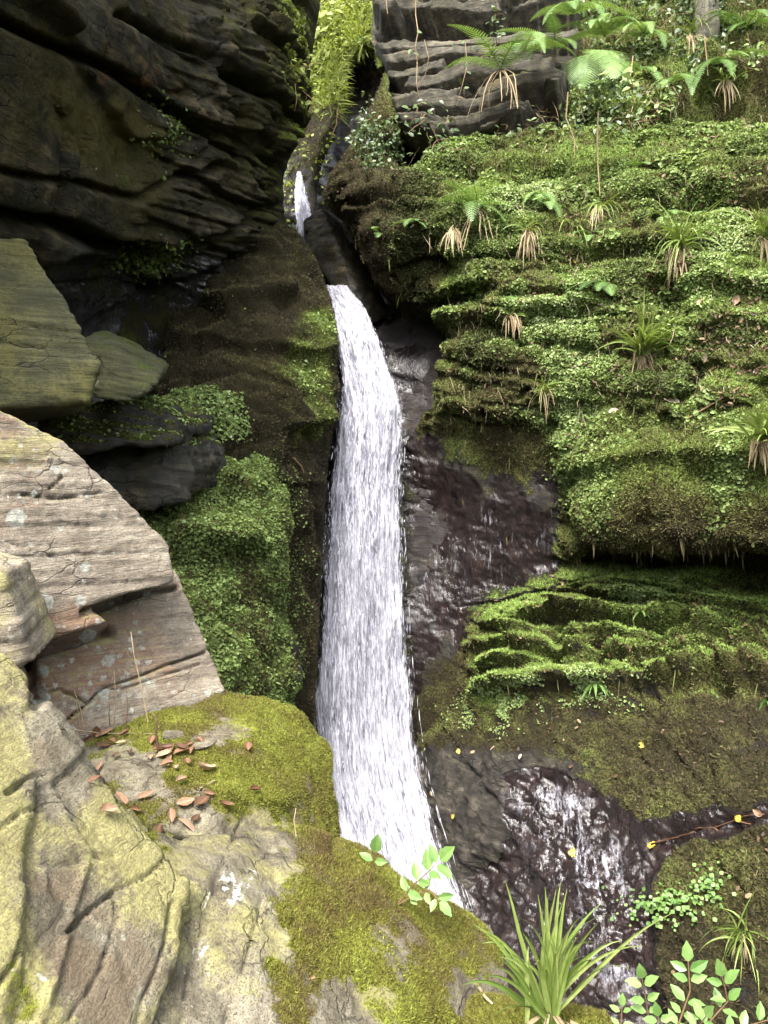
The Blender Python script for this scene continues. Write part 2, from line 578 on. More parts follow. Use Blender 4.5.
def leaf_mat(name, cols, transl=0.3, rough=0.5, attrname='var', pos=None, spec=0.3):
    m, nt = newmat(name)
    v = attr(nt, attrname)
    co = nd(nt, 'NewGeometry').outputs['Position']
    n = noise(nt, co, 60, 3, 0.6)
    c = ramp(nt, v, cols, pos or [i / (len(cols) - 1) for i in range(len(cols))])
    c = mixc(nt, smr(nt, n, 0.3, 0.7), mixc(nt, 0.3, c, (c0 := cols[0])), c)
    b = nd(nt, 'BsdfPrincipled', {'Base Color': c, 'Roughness': rough, 'Specular IOR Level': spec})
    t = nd(nt, 'BsdfTranslucent', {'Color': mixc(nt, 1.0, c, (1.0, 1.0, 0.55), 'MULTIPLY')})
    s = nd(nt, 'MixShader', {0: transl, 1: b.outputs[0], 2: t.outputs[0]})
    nd(nt, 'OutputMaterial', {0: s.outputs[0]})
    return m
# ------------------------------------------------------------------ rock materials
M_DARK = rock_mat('dark_slate', [(0.009, 0.0085, 0.0055), (0.021, 0.0195, 0.011), (0.039, 0.034, 0.018), (0.105, 0.082, 0.045)], (0.006, 0.006, 0.006),
                  [(0.026, 0.021, 0.009), (0.044, 0.040, 0.012), (0.080, 0.092, 0.020), (0.155, 0.21, 0.035)], (0.007, 0.008, 0.004),  # bright end of the moss raised to make up for light missing at the gap
                  yel=(0.060, 0.052, 0.014), dryspec=0.10, rot=(0.25, 0.42, 0), rough=0.7, wetrough=0.25, wetcol=(0.010, 0.010, 0.011), bump=0.022, mossbump=0.02, lich=(0.30, 0.30, 0.24))
M_WALL = rock_mat('mossy_slate', [(0.010, 0.009, 0.008), (0.024, 0.021, 0.016), (0.045, 0.038, 0.028), (0.11, 0.095, 0.07)], (0.012, 0.011, 0.010),
                  [(0.060, 0.046, 0.024), (0.128, 0.122, 0.042), (0.17, 0.225, 0.054), (0.235, 0.345, 0.075)], (0.018, 0.022, 0.008),
                  rot=(0.1, 0.06, 0), wetcol=(0.0095, 0.0068, 0.0065), wetrough=0.12, bump=0.03, mossbump=0.045, mossgrain=0.2)
M_WET = rock_mat('wet_rock', [(0.010, 0.008, 0.008), (0.02, 0.016, 0.015), (0.035, 0.028, 0.025), (0.07, 0.055, 0.045)], (0.012, 0.010, 0.010),
                 [(0.030, 0.022, 0.010), (0.055, 0.048, 0.014), (0.07, 0.09, 0.02), (0.12, 0.20, 0.03)], (0.014, 0.014, 0.007),
                 rot=(0.1, 0.06, 0), wetcol=(0.0085, 0.0062, 0.0064), wetrough=0.12, bump=0.03, mossbump=0.03)
M_PALE = rock_mat('pale_slate', [(0.10, 0.082, 0.060), (0.18, 0.150, 0.112), (0.24, 0.205, 0.155), (0.32, 0.285, 0.22)], (0.062, 0.050, 0.040),
                  [(0.055, 0.046, 0.012), (0.085, 0.080, 0.014), (0.12, 0.125, 0.018), (0.17, 0.19, 0.028)], (0.022, 0.022, 0.007),
                  lich=(0.33, 0.335, 0.30), yel=(0.23, 0.21, 0.085), rust=(0.16, 0.085, 0.050), rot=(0.0, 0.10, 0), stretch=(1.6, 1.6, 15), scale=1.5, crackamt=0.55, bump=0.009, mossbump=0.010, rough=0.85)
M_OLIVE = rock_mat('olive_slate', [(0.024, 0.026, 0.010), (0.044, 0.046, 0.017), (0.064, 0.064, 0.024), (0.11, 0.105, 0.045)], (0.018, 0.018, 0.009),
                   [(0.05, 0.05, 0.012), (0.07, 0.08, 0.018), (0.09, 0.13, 0.03), (0.14, 0.22, 0.05)], (0.018, 0.02, 0.008),
                   lich=(0.20, 0.195, 0.12), yel=(0.095, 0.092, 0.022), rot=(0, 0.07, 0), stretch=(1.3, 1.3, 20), scale=1.1, bump=0.02, rough=0.8)
M_FORE = rock_mat('lichened_slate', [(0.050, 0.040, 0.026), (0.105, 0.090, 0.060), (0.155, 0.137, 0.096), (0.24, 0.215, 0.16)], (0.040, 0.032, 0.020),
                  [(0.085, 0.060, 0.020), (0.108, 0.100, 0.018), (0.135, 0.145, 0.020), (0.185, 0.205, 0.032)], (0.032, 0.030, 0.008),
                  lich=(0.36, 0.36, 0.32), yel=(0.215, 0.198, 0.075), rust=(0.105, 0.078, 0.048), rot=(0.2, 0.95, 0.2), stretch=(1.5, 1.5, 6), scale=1.6, crackamt=0.5, bump=0.012, mossbump=0.008, rough=0.85)

M_SLATE = rock_mat('bedded_slate', [(0.026, 0.023, 0.016), (0.055, 0.049, 0.034), (0.095, 0.084, 0.058), (0.17, 0.15, 0.105)], (0.012, 0.011, 0.009),
                   [(0.04, 0.035, 0.014), (0.07, 0.07, 0.02), (0.09, 0.12, 0.026), (0.13, 0.19, 0.04)], (0.014, 0.016, 0.006), lich=(0.25, 0.24, 0.19), yel=(0.10, 0.09, 0.03), rot=(0, 0.07, 0), stretch=(1, 1, 10), bump=0.03, rough=0.75, crackamt=0.2)

# ------------------------------------------------------------------ left cliff
LC_POLY = [(-900, -900), (100, -900), (200, -400), (290, -120), (326, -30), (320, 0), (312, 50), (306, 95), (302, 130), (286, 160), (282, 185), (284, 215), (293, 245), (318, 270), (330, 300), (338, 340),
           (334, 400), (325, 480), (315, 640), (300, 820), (-900, 820)]


def lc_disp(px, py, P):
    nb = (0.40, -0.25, 0.90)
    r = 0.26 * strata(P, nb, 1.5, 3, 0.5, 0.35)
    fan = sst(150, 240, px + 0.25 * py) * sst(330, 250, py)
    r = r + fan * sst(330, 280, px) * (0.22 * strata(P, (0.42, -0.3, 0.85), 0.42, 21, 0.9, 1.3, 0.9) + 0.10 * strata(P, nb, 0.14, 25, 0.9, 2.4, 0.9) + 0.10 * fbm(P * 2.2, 3, 43) + 0.035 * strata(P, nb, 0.05, 44, 0.6, 4, 0.8))
    r = r + 0.22 * fbm(P * 0.6, 3, 40) + 0.05 * fbm(P * 3, 4, 41) + 0.010 * fbm(P * 14, 3, 42)
    # long open joints
    w = 6 * perlin(P * 1.7, 50)
    for ln, dep, wd in (([(0, 20), (60, 48), (120, 75), (165, 110), (215, 150)], 0.22, 5), ([(-40, 160), (60, 178), (120, 192), (165, 175), (200, 160)], 0.10, 3.5),
                        ([(-40, 205), (50, 222), (105, 243), (150, 250)], 0.35, 7), ([(120, 15), (190, 55), (240, 95)], 0.12, 4),
                        ([(150, 250), (185, 235), (230, 215), (292, 200)], 0.18, 5), ([(60, 300), (130, 290), (180, 300)], 0.06, 4)):
        dd = pdist(px + w, py + w, ln)
        r = r - dep * np.exp(-(dd / wd) ** 2)
    low = sst(235, 275, py + 0.15 * (px - 100)) * sst(220, 170, px)
    r = r - 0.35 * low
    crest = sst(60, 0, np.hypot(px - 210, (py - 225) * 1.8))
    return r + 0.18 * crest


def lc_masks(px, py, V, N):
    n1, n2 = fbm(V * 0.9, 4, 60), fbm(V * 3.5, 4, 61)
    up = N[:, 2]
    edge = sst(215, 290, px + 25 * n2) * sst(270, 170, py)
    moss = 0.36 + 0.7 * n1 + 0.4 * n2 + 0.65 * edge + 0.65 * sst(0.05, 0.5, up) * edge
    moss = moss + 0.35 * np.exp(-(((px - 250) / 40) ** 2 + ((py - 30) / 60) ** 2))
    tint = 0.15 + 0.5 * n2 + 0.85 * edge * sst(-0.3, 0.35, up)  # edge moss is also brightened in colour, in place of light from the gap
    yel = 0.34 + 1.0 * n1 + 0.45 * np.exp(-(((px - 90) / 60) ** 2 + ((py - 130) / 45) ** 2)) - 0.3 * edge
    lich = 0.10 + 0.25 * n1
    rust = 0.22 * np.exp(-(((px - 110) / 70) ** 2 + ((py - 70) / 30) ** 2)) + 0.2 + 0.3 * n2
    wet = 0.15 + 0.95 * np.exp(-(((px - 150) / 55) ** 2 + ((py - 320) / 45) ** 2)) + 0.4 * sst(200, 260, py) + 0.3 * n1
    return dict(moss=moss, tint=tint, yellow=yel, lichen=lich, rust=rust, wet=wet)


sheet('left_cliff', LC_POLY,
      [(-900, -900, 1.6), (-900, 300, 2.0), (-900, 820, 2.4), (-300, -500, 2.2), (-300, 200, 3.0), (0, -500, 3.2), (150, -500, 5.4), (300, -500, 7.2), (0, 0, 3.7), (0, 120, 4.0), (0, 215, 4.3), (90, 60, 4.5), (150, 0, 5.2),
       (150, 130, 5.6), (150, 230, 6.0), (230, 60, 6.6), (230, 180, 7.0), (300, 0, 8.5), (300, 60, 8.2), (265, 20, 7.5), (320, -40, 9.6), (270, -60, 8.8), (220, -70, 7.4), (300, 100, 8.2), (298, 190, 8.6), (0, 330, 5.2), (100, 330, 5.9), (150, 330, 6.6),
       (250, 330, 7.5), (330, 400, 8.3), (100, 500, 6.0), (300, 600, 8.0), (-300, 600, 3.6), (300, 820, 7.8)],
      span(-900, -30, 340, 342, 1.7, 24), span(-900, -30, 470, 820, 1.7, 24), lc_disp, lc_masks, M_DARK, 26, 1.1, rnd_to=LC_POLY[1:18], edgew=1.2)

# ------------------------------------------------------------------ mossy buttress left of the fall
K_POLY = [(150, 470), (158, 400), (172, 350), (186, 305), (188, 270), (200, 248), (222, 233), (262, 222), (294, 229), (317, 262), (331, 300), (340, 345), (336, 405),
          (327, 470), (321, 560), (315, 680), (309, 800), (306, 1100), (150, 1100)]


def k_disp(px, py, P):
    r = 0.20 * fbm(P * 0.9, 3, 70) + 0.10 * fbm(P * 2.6, 3, 71) + 0.09 * dome(P * 2.6, 72) + 0.045 * dome(P * 7.0, 73) + 0.016 * fbm(P * 22, 3, 74)
    w = 7 * fbm(P * 1.6, 3, 75)
    r = r + ledge(px, py, [(195, 262), (230, 258), (285, 268)], 0.16, 30, w) + ledge(px, py, [(205, 312), (235, 318), (275, 300), (300, 296)], 0.18, 46, w)
    r = r + ledge(px, py, [(170, 350), (220, 345), (300, 352), (335, 350)], 0.08, 40, w) + ledge(px, py, [(270, 430), (290, 428), (335, 415)], 0.14, 60, w)
    r = r + ledge(px, py, [(270, 478), (300, 485), (330, 480)], 0.05, 26, w)
    return r


def k_masks(px, py, V, N):
    n1, n2 = fbm(V * 1.2, 4, 80), fbm(V * 4, 4, 81)
    right = sst(318, 332, px + 10 * n2 + 0.05 * (py - 300))
    lowr = sst(470, 500, py) * sst(270, 285, px)
    moss = 0.85 + 0.4 * n1 - 0.25 * right * sst(290, 330, py) - 0.05 * lowr
    tint = -0.06 + 0.40 * n1 + 0.25 * n2
    g = np.exp(-(((px - 300) / 26) ** 2 + ((py - 365) / 40) ** 2)) + np.exp(-(((px - 318) / 14) ** 2 + ((py - 325) / 16) ** 2)) + 0.8 * np.exp(-(((px - 305) / 18) ** 2 + ((py - 425) / 26) ** 2))
    tint = tint + 0.75 * sst(0.25, 0.8, g + 0.6 * n2) + 0.25 * sst(0.45, 0.9, N[:, 2])
    gl = np.exp(-(((px - 312) / 10) ** 2 + ((py - 670) / 60) ** 2))
    moss = moss + 0.8 * gl * (0.6 + n2)
    wet = 0.10 + 0.1 * right + 0.3 * n1
    return dict(moss=moss, tint=tint, wet=wet, rust=0.25 + 0.5 * n1, lichen=0.05 + 0 * n1)


sheet('mossy_buttress', K_POLY,
      [(150, 470, 6.4), (172, 350, 7.0), (200, 250, 7.7), (250, 232, 8.0), (294, 229, 8.3), (230, 290, 7.2), (270, 270, 7.4), (250, 340, 6.7), (310, 300, 7.4), (300, 360, 6.9), (338, 345, 7.6),
       (290, 430, 6.6), (334, 420, 7.4), (180, 430, 6.2), (300, 520, 6.6), (324, 560, 7.1), (290, 640, 6.3), (310, 740, 6.5), (180, 600, 6.0), (180, 860, 5.6), (300, 860, 6.0), (180, 1100, 5.2), (300, 1100, 5.6)],
      span(150, 150, 344, 344, 1.5, 20), span(215, 215, 790, 1100, 1.5, 12), k_disp, k_masks, M_DARK, 22, 0.5, rnd_to=K_POLY[4:17])

# ------------------------------------------------------------------ green bank at its foot
J_POLY = [(120, 520), (150, 505), (172, 476), (160, 452), (175, 438), (205, 436), (240, 444), (268, 462), (284, 484), (288, 520), (284, 556), (286, 600), (290, 650), (292, 700), (300, 740), (300, 800), (298, 1050), (120, 1050)]


def j_disp(px, py, P):
    w = 6 * fbm(P * 2, 3, 85)
    r = 0.16 * fbm(P * 1.3, 3, 86) + 0.12 * dome(P * 2.2, 87) + 0.06 * dome(P * 5, 88) + 0.02 * fbm(P * 20, 3, 89)
    return r + ledge(px, py, [(165, 560), (200, 556), (230, 552), (252, 560)], 0.22, 44, w) + ledge(px, py, [(190, 500), (225, 492), (262, 505)], 0.12, 32, w)


def j_masks(px, py, V, N):
    n1, n2 = fbm(V * 1.5, 4, 90), fbm(V * 5, 4, 91)
    return dict(moss=0.85 + 0.5 * n1 - 0.5 * sst(268, 288, px), tint=0.30 + 0.6 * n2 + 0.35 * sst(0.2, 0.7, N[:, 2]), wet=0.3 + 0.3 * n1)


sheet('fern_bank', J_POLY,
      [(120, 520, 5.0), (160, 452, 5.7), (205, 436, 6.1), (284, 484, 6.3), (210, 480, 5.7), (200, 540, 5.0), (250, 520, 5.6), (286, 600, 5.9), (240, 600, 5.1), (200, 620, 4.7), (250, 690, 5.0),
       (292, 700, 5.7), (200, 700, 4.5), (200, 800, 4.3), (300, 800, 5.4), (200, 1050, 3.9), (300, 1050, 4.8)],
      span(120, 120, 304, 304, 1.5, 20), span(430, 430, 770, 1050, 1.5, 12), j_disp, j_masks, M_WALL, 20, 0.6, rnd_to=J_POLY[2:15])

# ------------------------------------------------------------------ dark cleft, sunlit gully, wet rock behind the fall
def dk_masks(px, py, V, N):
    n1 = fbm(V * 1.2, 3, 100)
    return dict(wet=0.55 + 0.4 * n1, moss=-0.1 + 0.4 * n1, tint=0.1 + 0 * n1)


sheet('cleft_rock', [(270, -60), (520, -60), (520, 330), (270, 330)],
      [(270, -60, 13), (520, -60, 11), (380, 100, 11.8), (420, 200, 10.0), (270, 330, 10.5), (350, 250, 10.5), (520, 330, 9.6), (400, 320, 9.2)],
      span(270, 300, 440, 520, 2, 8), span(-60, 20, 330, 330, 2, 8), lambda px, py, P: 0.35 * strata(P, (0.1, 0, 1), 0.5, 12) + 0.2 * fbm(P * 1.2, 4, 101), dk_masks, M_DARK, 20, 0)

G_POLY = [(290, -400), (350, -400), (358, -40), (366, 0), (371, 22), (366, 46), (350, 52), (342, 70), (341, 100), (336, 135), (322, 165), (317, 190), (318, 225), (280, 225), (288, 160), (296, 130), (300, 60)]


def g_masks(px, py, V, N):
    n1, n2 = fbm(V * 1.2, 4, 103), fbm(V * 5, 4, 104)
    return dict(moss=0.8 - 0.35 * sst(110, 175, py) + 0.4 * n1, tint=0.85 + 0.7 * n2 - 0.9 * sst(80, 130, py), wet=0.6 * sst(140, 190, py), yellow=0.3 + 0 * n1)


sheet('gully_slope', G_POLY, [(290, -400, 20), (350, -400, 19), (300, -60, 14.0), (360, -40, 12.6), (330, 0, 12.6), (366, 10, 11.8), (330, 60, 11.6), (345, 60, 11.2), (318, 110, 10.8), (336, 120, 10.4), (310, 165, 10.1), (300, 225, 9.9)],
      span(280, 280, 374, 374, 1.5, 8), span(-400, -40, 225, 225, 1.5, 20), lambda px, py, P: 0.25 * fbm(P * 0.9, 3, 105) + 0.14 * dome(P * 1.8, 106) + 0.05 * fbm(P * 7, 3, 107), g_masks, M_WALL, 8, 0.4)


def b_disp(px, py, P):
    r = 0.035 * strata(P, (0.15, -0.2, 1), 0.55, 110, 0.5, 1.0, 0.9) + 0.14 * fbm(P * 0.9, 3, 111) + 0.03 * fbm(P * 2.0, 2, 112) + 0.004 * fbm(P * 20, 3, 114)
    return r


def b_masks(px, py, V, N):
    n1, n2 = fbm(V * 1.4, 4, 115), fbm(V * 5, 4, 116)
    brown = area(px, py, [(418, 690), (430, 650), (455, 632), (480, 600), (500, 640), (500, 720), (420, 740)], 14, 14 * n2)
    return dict(wet=0.62 + 0.7 * n1 + 0.3 * n2 - 0.9 * brown, moss=0.12 + 0.6 * n1 + 0.75 * brown, tint=0.0 + 0.15 * n2 - 0.1 * brown, lichen=0.0 * n1)


sheet('wet_back_wall', [(285, 262), (318, 262), (345, 268), (372, 285), (392, 298), (450, 310), (480, 350), (520, 420), (520, 1100), (285, 1100)],
      [(290, 270, 9.0), (345, 268, 9.0), (392, 298, 9.0), (440, 330, 8.5), (360, 350, 8.6), (430, 380, 8.3), (480, 420, 8.0), (370, 500, 8.2), (430, 500, 8.05), (500, 520, 7.5), (370, 640, 8.0),
       (450, 640, 7.75), (500, 640, 7.4), (370, 800, 7.9), (440, 800, 7.4), (500, 800, 6.8), (400, 1000, 7.2), (285, 600, 8.3), (285, 1100, 7.4), (500, 1100, 6.2)],
      span(285, 290, 520, 520, 1.7, 8), span(262, 262, 960, 1100, 1.7, 14), b_disp, b_masks, M_WET, 14, 0.3, rnd_to=[(285, 262), (318, 262), (345, 268), (372, 285), (392, 298), (450, 310)])

# ------------------------------------------------------------------ right cliff
R_POLY = [(560, -700), (440, -250), (376, -50), (371, 30), (378, 70), (386, 66), (380, 88), (370, 108), (362, 130), (348, 150), (331, 176), (323, 196), (331, 211), (345, 221), (357, 246), (372, 276), (388, 300), (402, 312),
          (432, 322), (448, 340), (454, 366), (450, 396), (428, 420), (408, 452), (404, 520), (404, 1400), (1500, 1400), (1500, -700)]
LOWER_LEDGES = [([(590, 600), (620, 602), (655, 606), (700, 610)], 0.26, 34), ([(490, 630), (540, 626), (570, 628), (610, 632), (650, 640), (790, 646)], 0.26, 26),
                ([(530, 662), (590, 664), (630, 668), (790, 672)], 0.22, 22), ([(478, 698), (500, 694), (530, 690), (560, 688), (640, 690), (790, 694)], 0.22, 20),
                ([(700, 626), (730, 622), (790, 626)], 0.30, 34), ([(705, 662), (740, 656), (800, 660)], 0.24, 26), ([(575, 590), (600, 586), (625, 590)], 0.14, 26),
                ([(478, 655), (500, 650), (548, 656)], 0.18, 18), ([(510, 646), (580, 648), (640, 655), (740, 658)], 0.16, 14), ([(490, 676), (530, 674), (560, 670)], 0.16, 16), ([(610, 582), (660, 588), (700, 598)], 0.14, 18)]
UPPER_LEDGES = [([(374, 26), (420, 25), (470, 19), (530, 13), (566, 8)], 0.5, 26),
                ([(690, 102), (720, 100), (768, 104), (830, 104)], 0.40, 34), ([(560, 132), (600, 126), (680, 128)], 0.25, 30)]
MID_LEDGES = [([(425, 258), (445, 262), (475, 260)], 0.25, 24), ([(405, 236), (420, 240), (445, 236)], 0.25, 24), ([(412, 292), (440, 300), (470, 296)], 0.25, 22), ([(445, 318), (500, 322), (560, 318), (610, 312)], 0.26, 28),
              ([(448, 285), (480, 283), (510, 288)], 0.22, 22), ([(500, 300), (540, 296), (600, 300)], 0.14, 16), ([(470, 240), (520, 236), (600, 240)], 0.12, 24), ([(600, 215), (680, 205), (800, 214)], 0.16, 40),
              ([(560, 262), (640, 256), (700, 262)], 0.14, 28), ([(640, 300), (700, 292), (800, 300)], 0.18, 34), ([(560, 350), (650, 345), (760, 352)], 0.12, 34), ([(430, 180), (500, 176), (580, 180)], 0.14, 26),
              ([(700, 340), (740, 336), (820, 342)], 0.2, 26)]


_p = at([480, 768, 600], [648, 640, 660], [7.6, 5.6, 6.6])
LB = np.cross(_p[1] - _p[0], np.array([0.45, 1.0, 0.12]))
LB = LB * np.sign(LB[2])


def r_disp(px, py, P):
    nb = (0.08, -0.15, 1)
    w = 5 * fbm(P * 1.8, 3, 120)
    slope = area(px, py, [(400, 760), (470, 712), (560, 690), (700, 700), (1500, 700), (1500, 1400), (400, 1400)], 16, w * 2)
    bare = area(px, py, [(370, 30), (386, 66), (400, 130), (420, 150), (560, 130), (570, 0), (570, -60), (370, -60)], 14, w)
    low = area(px, py, [(405, 420), (560, 420), (560, 590), (470, 620), (470, 710), (405, 760)], 20, w)
    mossy = np.clip(1 - slope - bare - low, 0, 1)
    r = (0.09 * strata(P, nb, 0.40, 121, 0.3, 0.9, 0.8) + 0.06 * strata(P, nb, 0.16, 122, 0.3, 1.4, 0.8) - 0.12 * gaps(P, nb, 0.5, 166, 0.8, 0.16, 0.4)) * (1 - 0.8 * slope) * (1 - 0.93 * low)
    r = r + 0.16 * fbm(P * 0.7, 3, 123) + 0.06 * fbm(P * 2.5, 3, 124)
    r = r + mossy * (0.10 * dome(P * 2.2, 125) + 0.06 * dome(P * 5, 126) + 0.035 * dome(P * 11, 127)) + 0.018 * fbm(P * 18, 4, 128)
    r = r + low * 0.02 * fbm(P * 3, 2, 130)
    r = r + slope * (0.07 * fbm(P * 3.0, 4, 131) + 0.04 * dome(P * 9, 132) + 0.02 * dome(P * 20, 136))
    r = r - 0.6 * bare + 0.0 * bare * (0.30 * strata(P, (-0.06, -0.1, 1), 0.24, 160, 0.2, 0.8, 0.7) + 0.10 * strata(P, (-0.06, -0.1, 1), 0.08, 161, 0.2, 1.2, 0.8) - 0.55 * gaps(P, (-0.06, -0.1, 1), 0.26, 164, 0.5, 0.42, 0.75))
    low2 = area(px, py, [(470, 610), (600, 570), (800, 570), (800, 690), (480, 710)], 14, w)
    r = r + low2 * (0.07 * strata(P, LB, 0.30, 162, 0.2, 1.3, 0.4) - 0.12 * gaps(P, LB, 0.30, 165, 1.1, 0.16, 0.5) + 0.05 * dome(P * 5, 167) + 0.02 * strata(P, LB, 0.06, 163, 0.3, 2.5, 0.8))
    for ln, a, h in LOWER_LEDGES + UPPER_LEDGES:
        r = r + ledge(px, py, ln, a * (0.85 + 0.9 * perlin(P * 1.6 + a * 31, 168)), h, 0.5 * w + 2.5 * fbm(P * 5, 2, 169), 0.6, 2.5)
    for ln, a, h in MID_LEDGES:
        r = r + ledge(px, py, ln, a * 0.42, h, w * 1.2, 1.0, 3.0)
    # hollows
    for cx, cy, rx, ry, dp in ((408, 150, 14, 14, 0.6), (440, 262, 14, 9, 0.35), (455, 300, 26, 7, 0.3), (438, 244, 9, 8, 0.2), (728, 605, 28, 13, 0.0), (760, 120, 60, 12, 0.3), (690, 120, 22, 10, 0.3), (755, 583, 34, 16, 0.6), (650, 566, 70, 7, 0.3), (600, 562, 26, 7, 0.3), (550, 128, 30, 8, 0.35), (720, 60, 8, 40, 0.2)):
        r = r - dp * np.exp(-((px - cx) / rx) ** 2 - ((py - cy) / ry) ** 2)
    r = r - mossy * 0.22 * sst(0.22, 0.42, fbm(P * np.array([2.0, 2.0, 3.2]), 3, 137)) - mossy * 0.10 * sst(0.2, 0.4, fbm(P * 6, 2, 138))
    # runnels of the wet cascade
    cas = area(px, py, CASCADE, 12, w * 3)
    r = r - cas * 0.10 + cas * (0.035 * strata(P, (0.3, -0.4, 0.8), 0.6, 133, 0.9, 1.3, 0.9) + 0.03 * fbm(P * 1.6, 2, 134) + 0.006 * fbm(P * np.array([16, 5, 5]), 3, 135))
    return r


CASCADE = [(508, 782), (540, 768), (595, 794), (636, 828), (662, 834), (700, 822), (790, 808), (800, 815), (700, 834), (660, 850), (645, 900), (655, 960), (670, 1060), (540, 1060), (500, 960), (470, 930), (470, 880), (505, 850), (510, 810)]


def r_masks(px, py, V, N):
    n1, n2 = fbm(V * 1.1, 4, 140), fbm(V * 4, 4, 141)
    wob = 18 * n2 + 14 * n1
    up = N[:, 2]
    slope = area(px, py, [(404, 760), (470, 712), (560, 690), (700, 700), (1500, 700), (1500, 1400), (404, 1400)], 14, wob)
    bare = area(px, py, [(370, 30), (386, 66), (400, 130), (430, 140), (500, 128), (570, 60), (570, -60), (370, -60)], 12, wob)
    wet = area(px, py, [(404, 430), (440, 440), (490, 470), (560, 480), (560, 575), (500, 600), (470, 640), (445, 660), (404, 700)], 26, wob * 1.5)
    brown = area(px, py, [(404, 690), (430, 650), (480, 610), (505, 640), (470, 705), (440, 720), (404, 760)], 12, wob)
    dkgr = area(px, py, [(440, 340), (560, 330), (568, 480), (500, 470), (440, 440), (404, 470)], 16, wob)
    cas = area(px, py, CASCADE, 10, wob * 0.8)
    boulder = area(px, py, [(380, 80), (320, 190), (350, 230), (390, 300), (440, 320), (430, 230), (400, 130)], 18, wob)
    ledges = area(px, py, [(470, 600), (600, 560), (800, 560), (800, 700), (480, 710)], 12, wob)
    moss = 0.95 + 0.35 * n1 - 0.75 * bare + 0.55 * bare * sst(0.3, 0.8, up) - 0.85 * wet - 1.2 * cas
    moss = moss - 0.25 * slope - 0.75 * slope * sst(640, 500, px) * sst(740, 770, py) - 0.55 * ledges * sst(0.35, -0.1, up) + 0.25 * ledges
    tint = 0.50 + 0.75 * n1 + 0.35 * n2 + 0.15 * sst(0.2, 0.7, up) - 0.22 * dkgr - 0.50 * boulder - 0.62 * slope - 0.5 * brown - 0.2 * wet
    tint = tint + ledges * (0.38 * sst(0.1, 0.6, up) - 0.05) - 0.25 * area(px, py, [(570, 490), (640, 480), (820, 470), (820, 560), (570, 560)], 14, wob)
    for cx, cy, rx, ry, g in ((655, 596, 32, 14, 0.6), (460, 470, 22, 30, 0.55), (505, 712, 26, 20, 0.7), (455, 400, 14, 20, 0.25), (700, 870, 30, 22, 0.3), (690, 895, 40, 20, 0.3), (590, 770, 30, 20, 0.18)):
        tint = tint + g * np.exp(-((px - cx) / rx) ** 2 - ((py - cy) / ry) ** 2) * (1 + n2)
    wt = 0.08 + 0.62 * wet + 1.1 * cas + 0.5 * n1 + 0.25 * n2 + 0.1 * slope
    return dict(moss=moss, tint=tint, wet=wt, lichen=0.05 + 0.35 * bare * (0.5 + n2), rust=0.1 + 0.25 * n1, yellow=0.1 + 0.1 * n1 + 0.3 * bare * sst(0.2, 0.7, up))


sheet('right_cliff', R_POLY,
      [(365, -60, 10.5), (372, 30, 10.4), (420, -60, 10.0), (520, -60, 9.6), (768, -60, 8.6), (1100, -60, 6.5), (1500, -300, 5.0), (420, -700, 10.5), (900, -700, 9.5), (430, 60, 9.6), (520, 60, 9.1), (640, 60, 8.5), (768, 60, 8.0),
       (400, 135, 9.0), (384, 90, 8.7), (360, 150, 8.3), (330, 195, 8.4), (370, 200, 7.9), (395, 270, 8.0), (440, 160, 8.3), (520, 150, 7.9), (640, 140, 7.5), (768, 130, 6.9), (410, 235, 7.6), (460, 250, 7.3), (560, 240, 7.0),
       (680, 230, 6.4), (790, 220, 5.9), (440, 320, 7.9), (480, 350, 7.1), (560, 340, 6.6), (680, 340, 5.9), (790, 340, 5.4), (1100, 300, 4.2), (430, 430, 8.0), (480, 440, 7.3), (555, 440, 6.8), (640, 430, 6.0), (790, 430, 5.3),
       (404, 520, 8.15), (450, 520, 7.8), (550, 520, 7.0), (640, 520, 6.6), (790, 520, 5.8), (410, 640, 7.85), (470, 640, 7.5), (560, 600, 7.0), (660, 610, 6.5), (790, 600, 5.8), (540, 660, 6.8), (660, 660, 6.2), (790, 660, 5.5),
       (410, 720, 7.8), (470, 712, 7.2), (560, 692, 6.5), (680, 700, 5.8), (790, 690, 5.2), (1100, 650, 3.8), (410, 850, 7.3), (500, 800, 6.4), (600, 800, 5.8), (700, 790, 5.1), (800, 800, 4.5), (480, 920, 6.2), (600, 900, 5.2),
       (700, 900, 4.7), (800, 900, 4.2), (500, 1030, 5.3), (620, 1030, 4.8), (720, 1030, 4.3), (820, 1030, 3.9), (1100, 1000, 3.0), (404, 1400, 4.6), (800, 1400, 3.2), (1500, 1400, 2.2), (1500, 500, 3.0)],
      np.concatenate([np.arange(320, 790, 1.55), np.arange(790, 920, 2.6), np.arange(920, 1526, 26)]), span(-700, -20, 1040, 1400, 1.55, 26), r_disp, r_masks, M_WALL, 26, 0.75, rnd_to=R_POLY[1:20], c=45, edgew=0.7)

# stack of dark slate beds at the top
U_POLY = [(480, -400), (400, -120), (374, -20), (374, 20), (371, 40), (380, 58), (386, 72), (392, 100), (398, 128), (410, 152), (440, 156), (500, 146), (560, 134), (580, 60), (590, -400)]
BEDS = [(-140, -100, .10), (-95, -60, .08), (-52, -24, .10), (-14, -2, .10), (8, 17, .22), (18, 27, .26), (43, 50, .06), (57, 65, .16), (71, 78, .16), (85, 94, .24), (100, 107, .24), (114, 122, .32), (129, 135, .34), (143, 150, .36)]


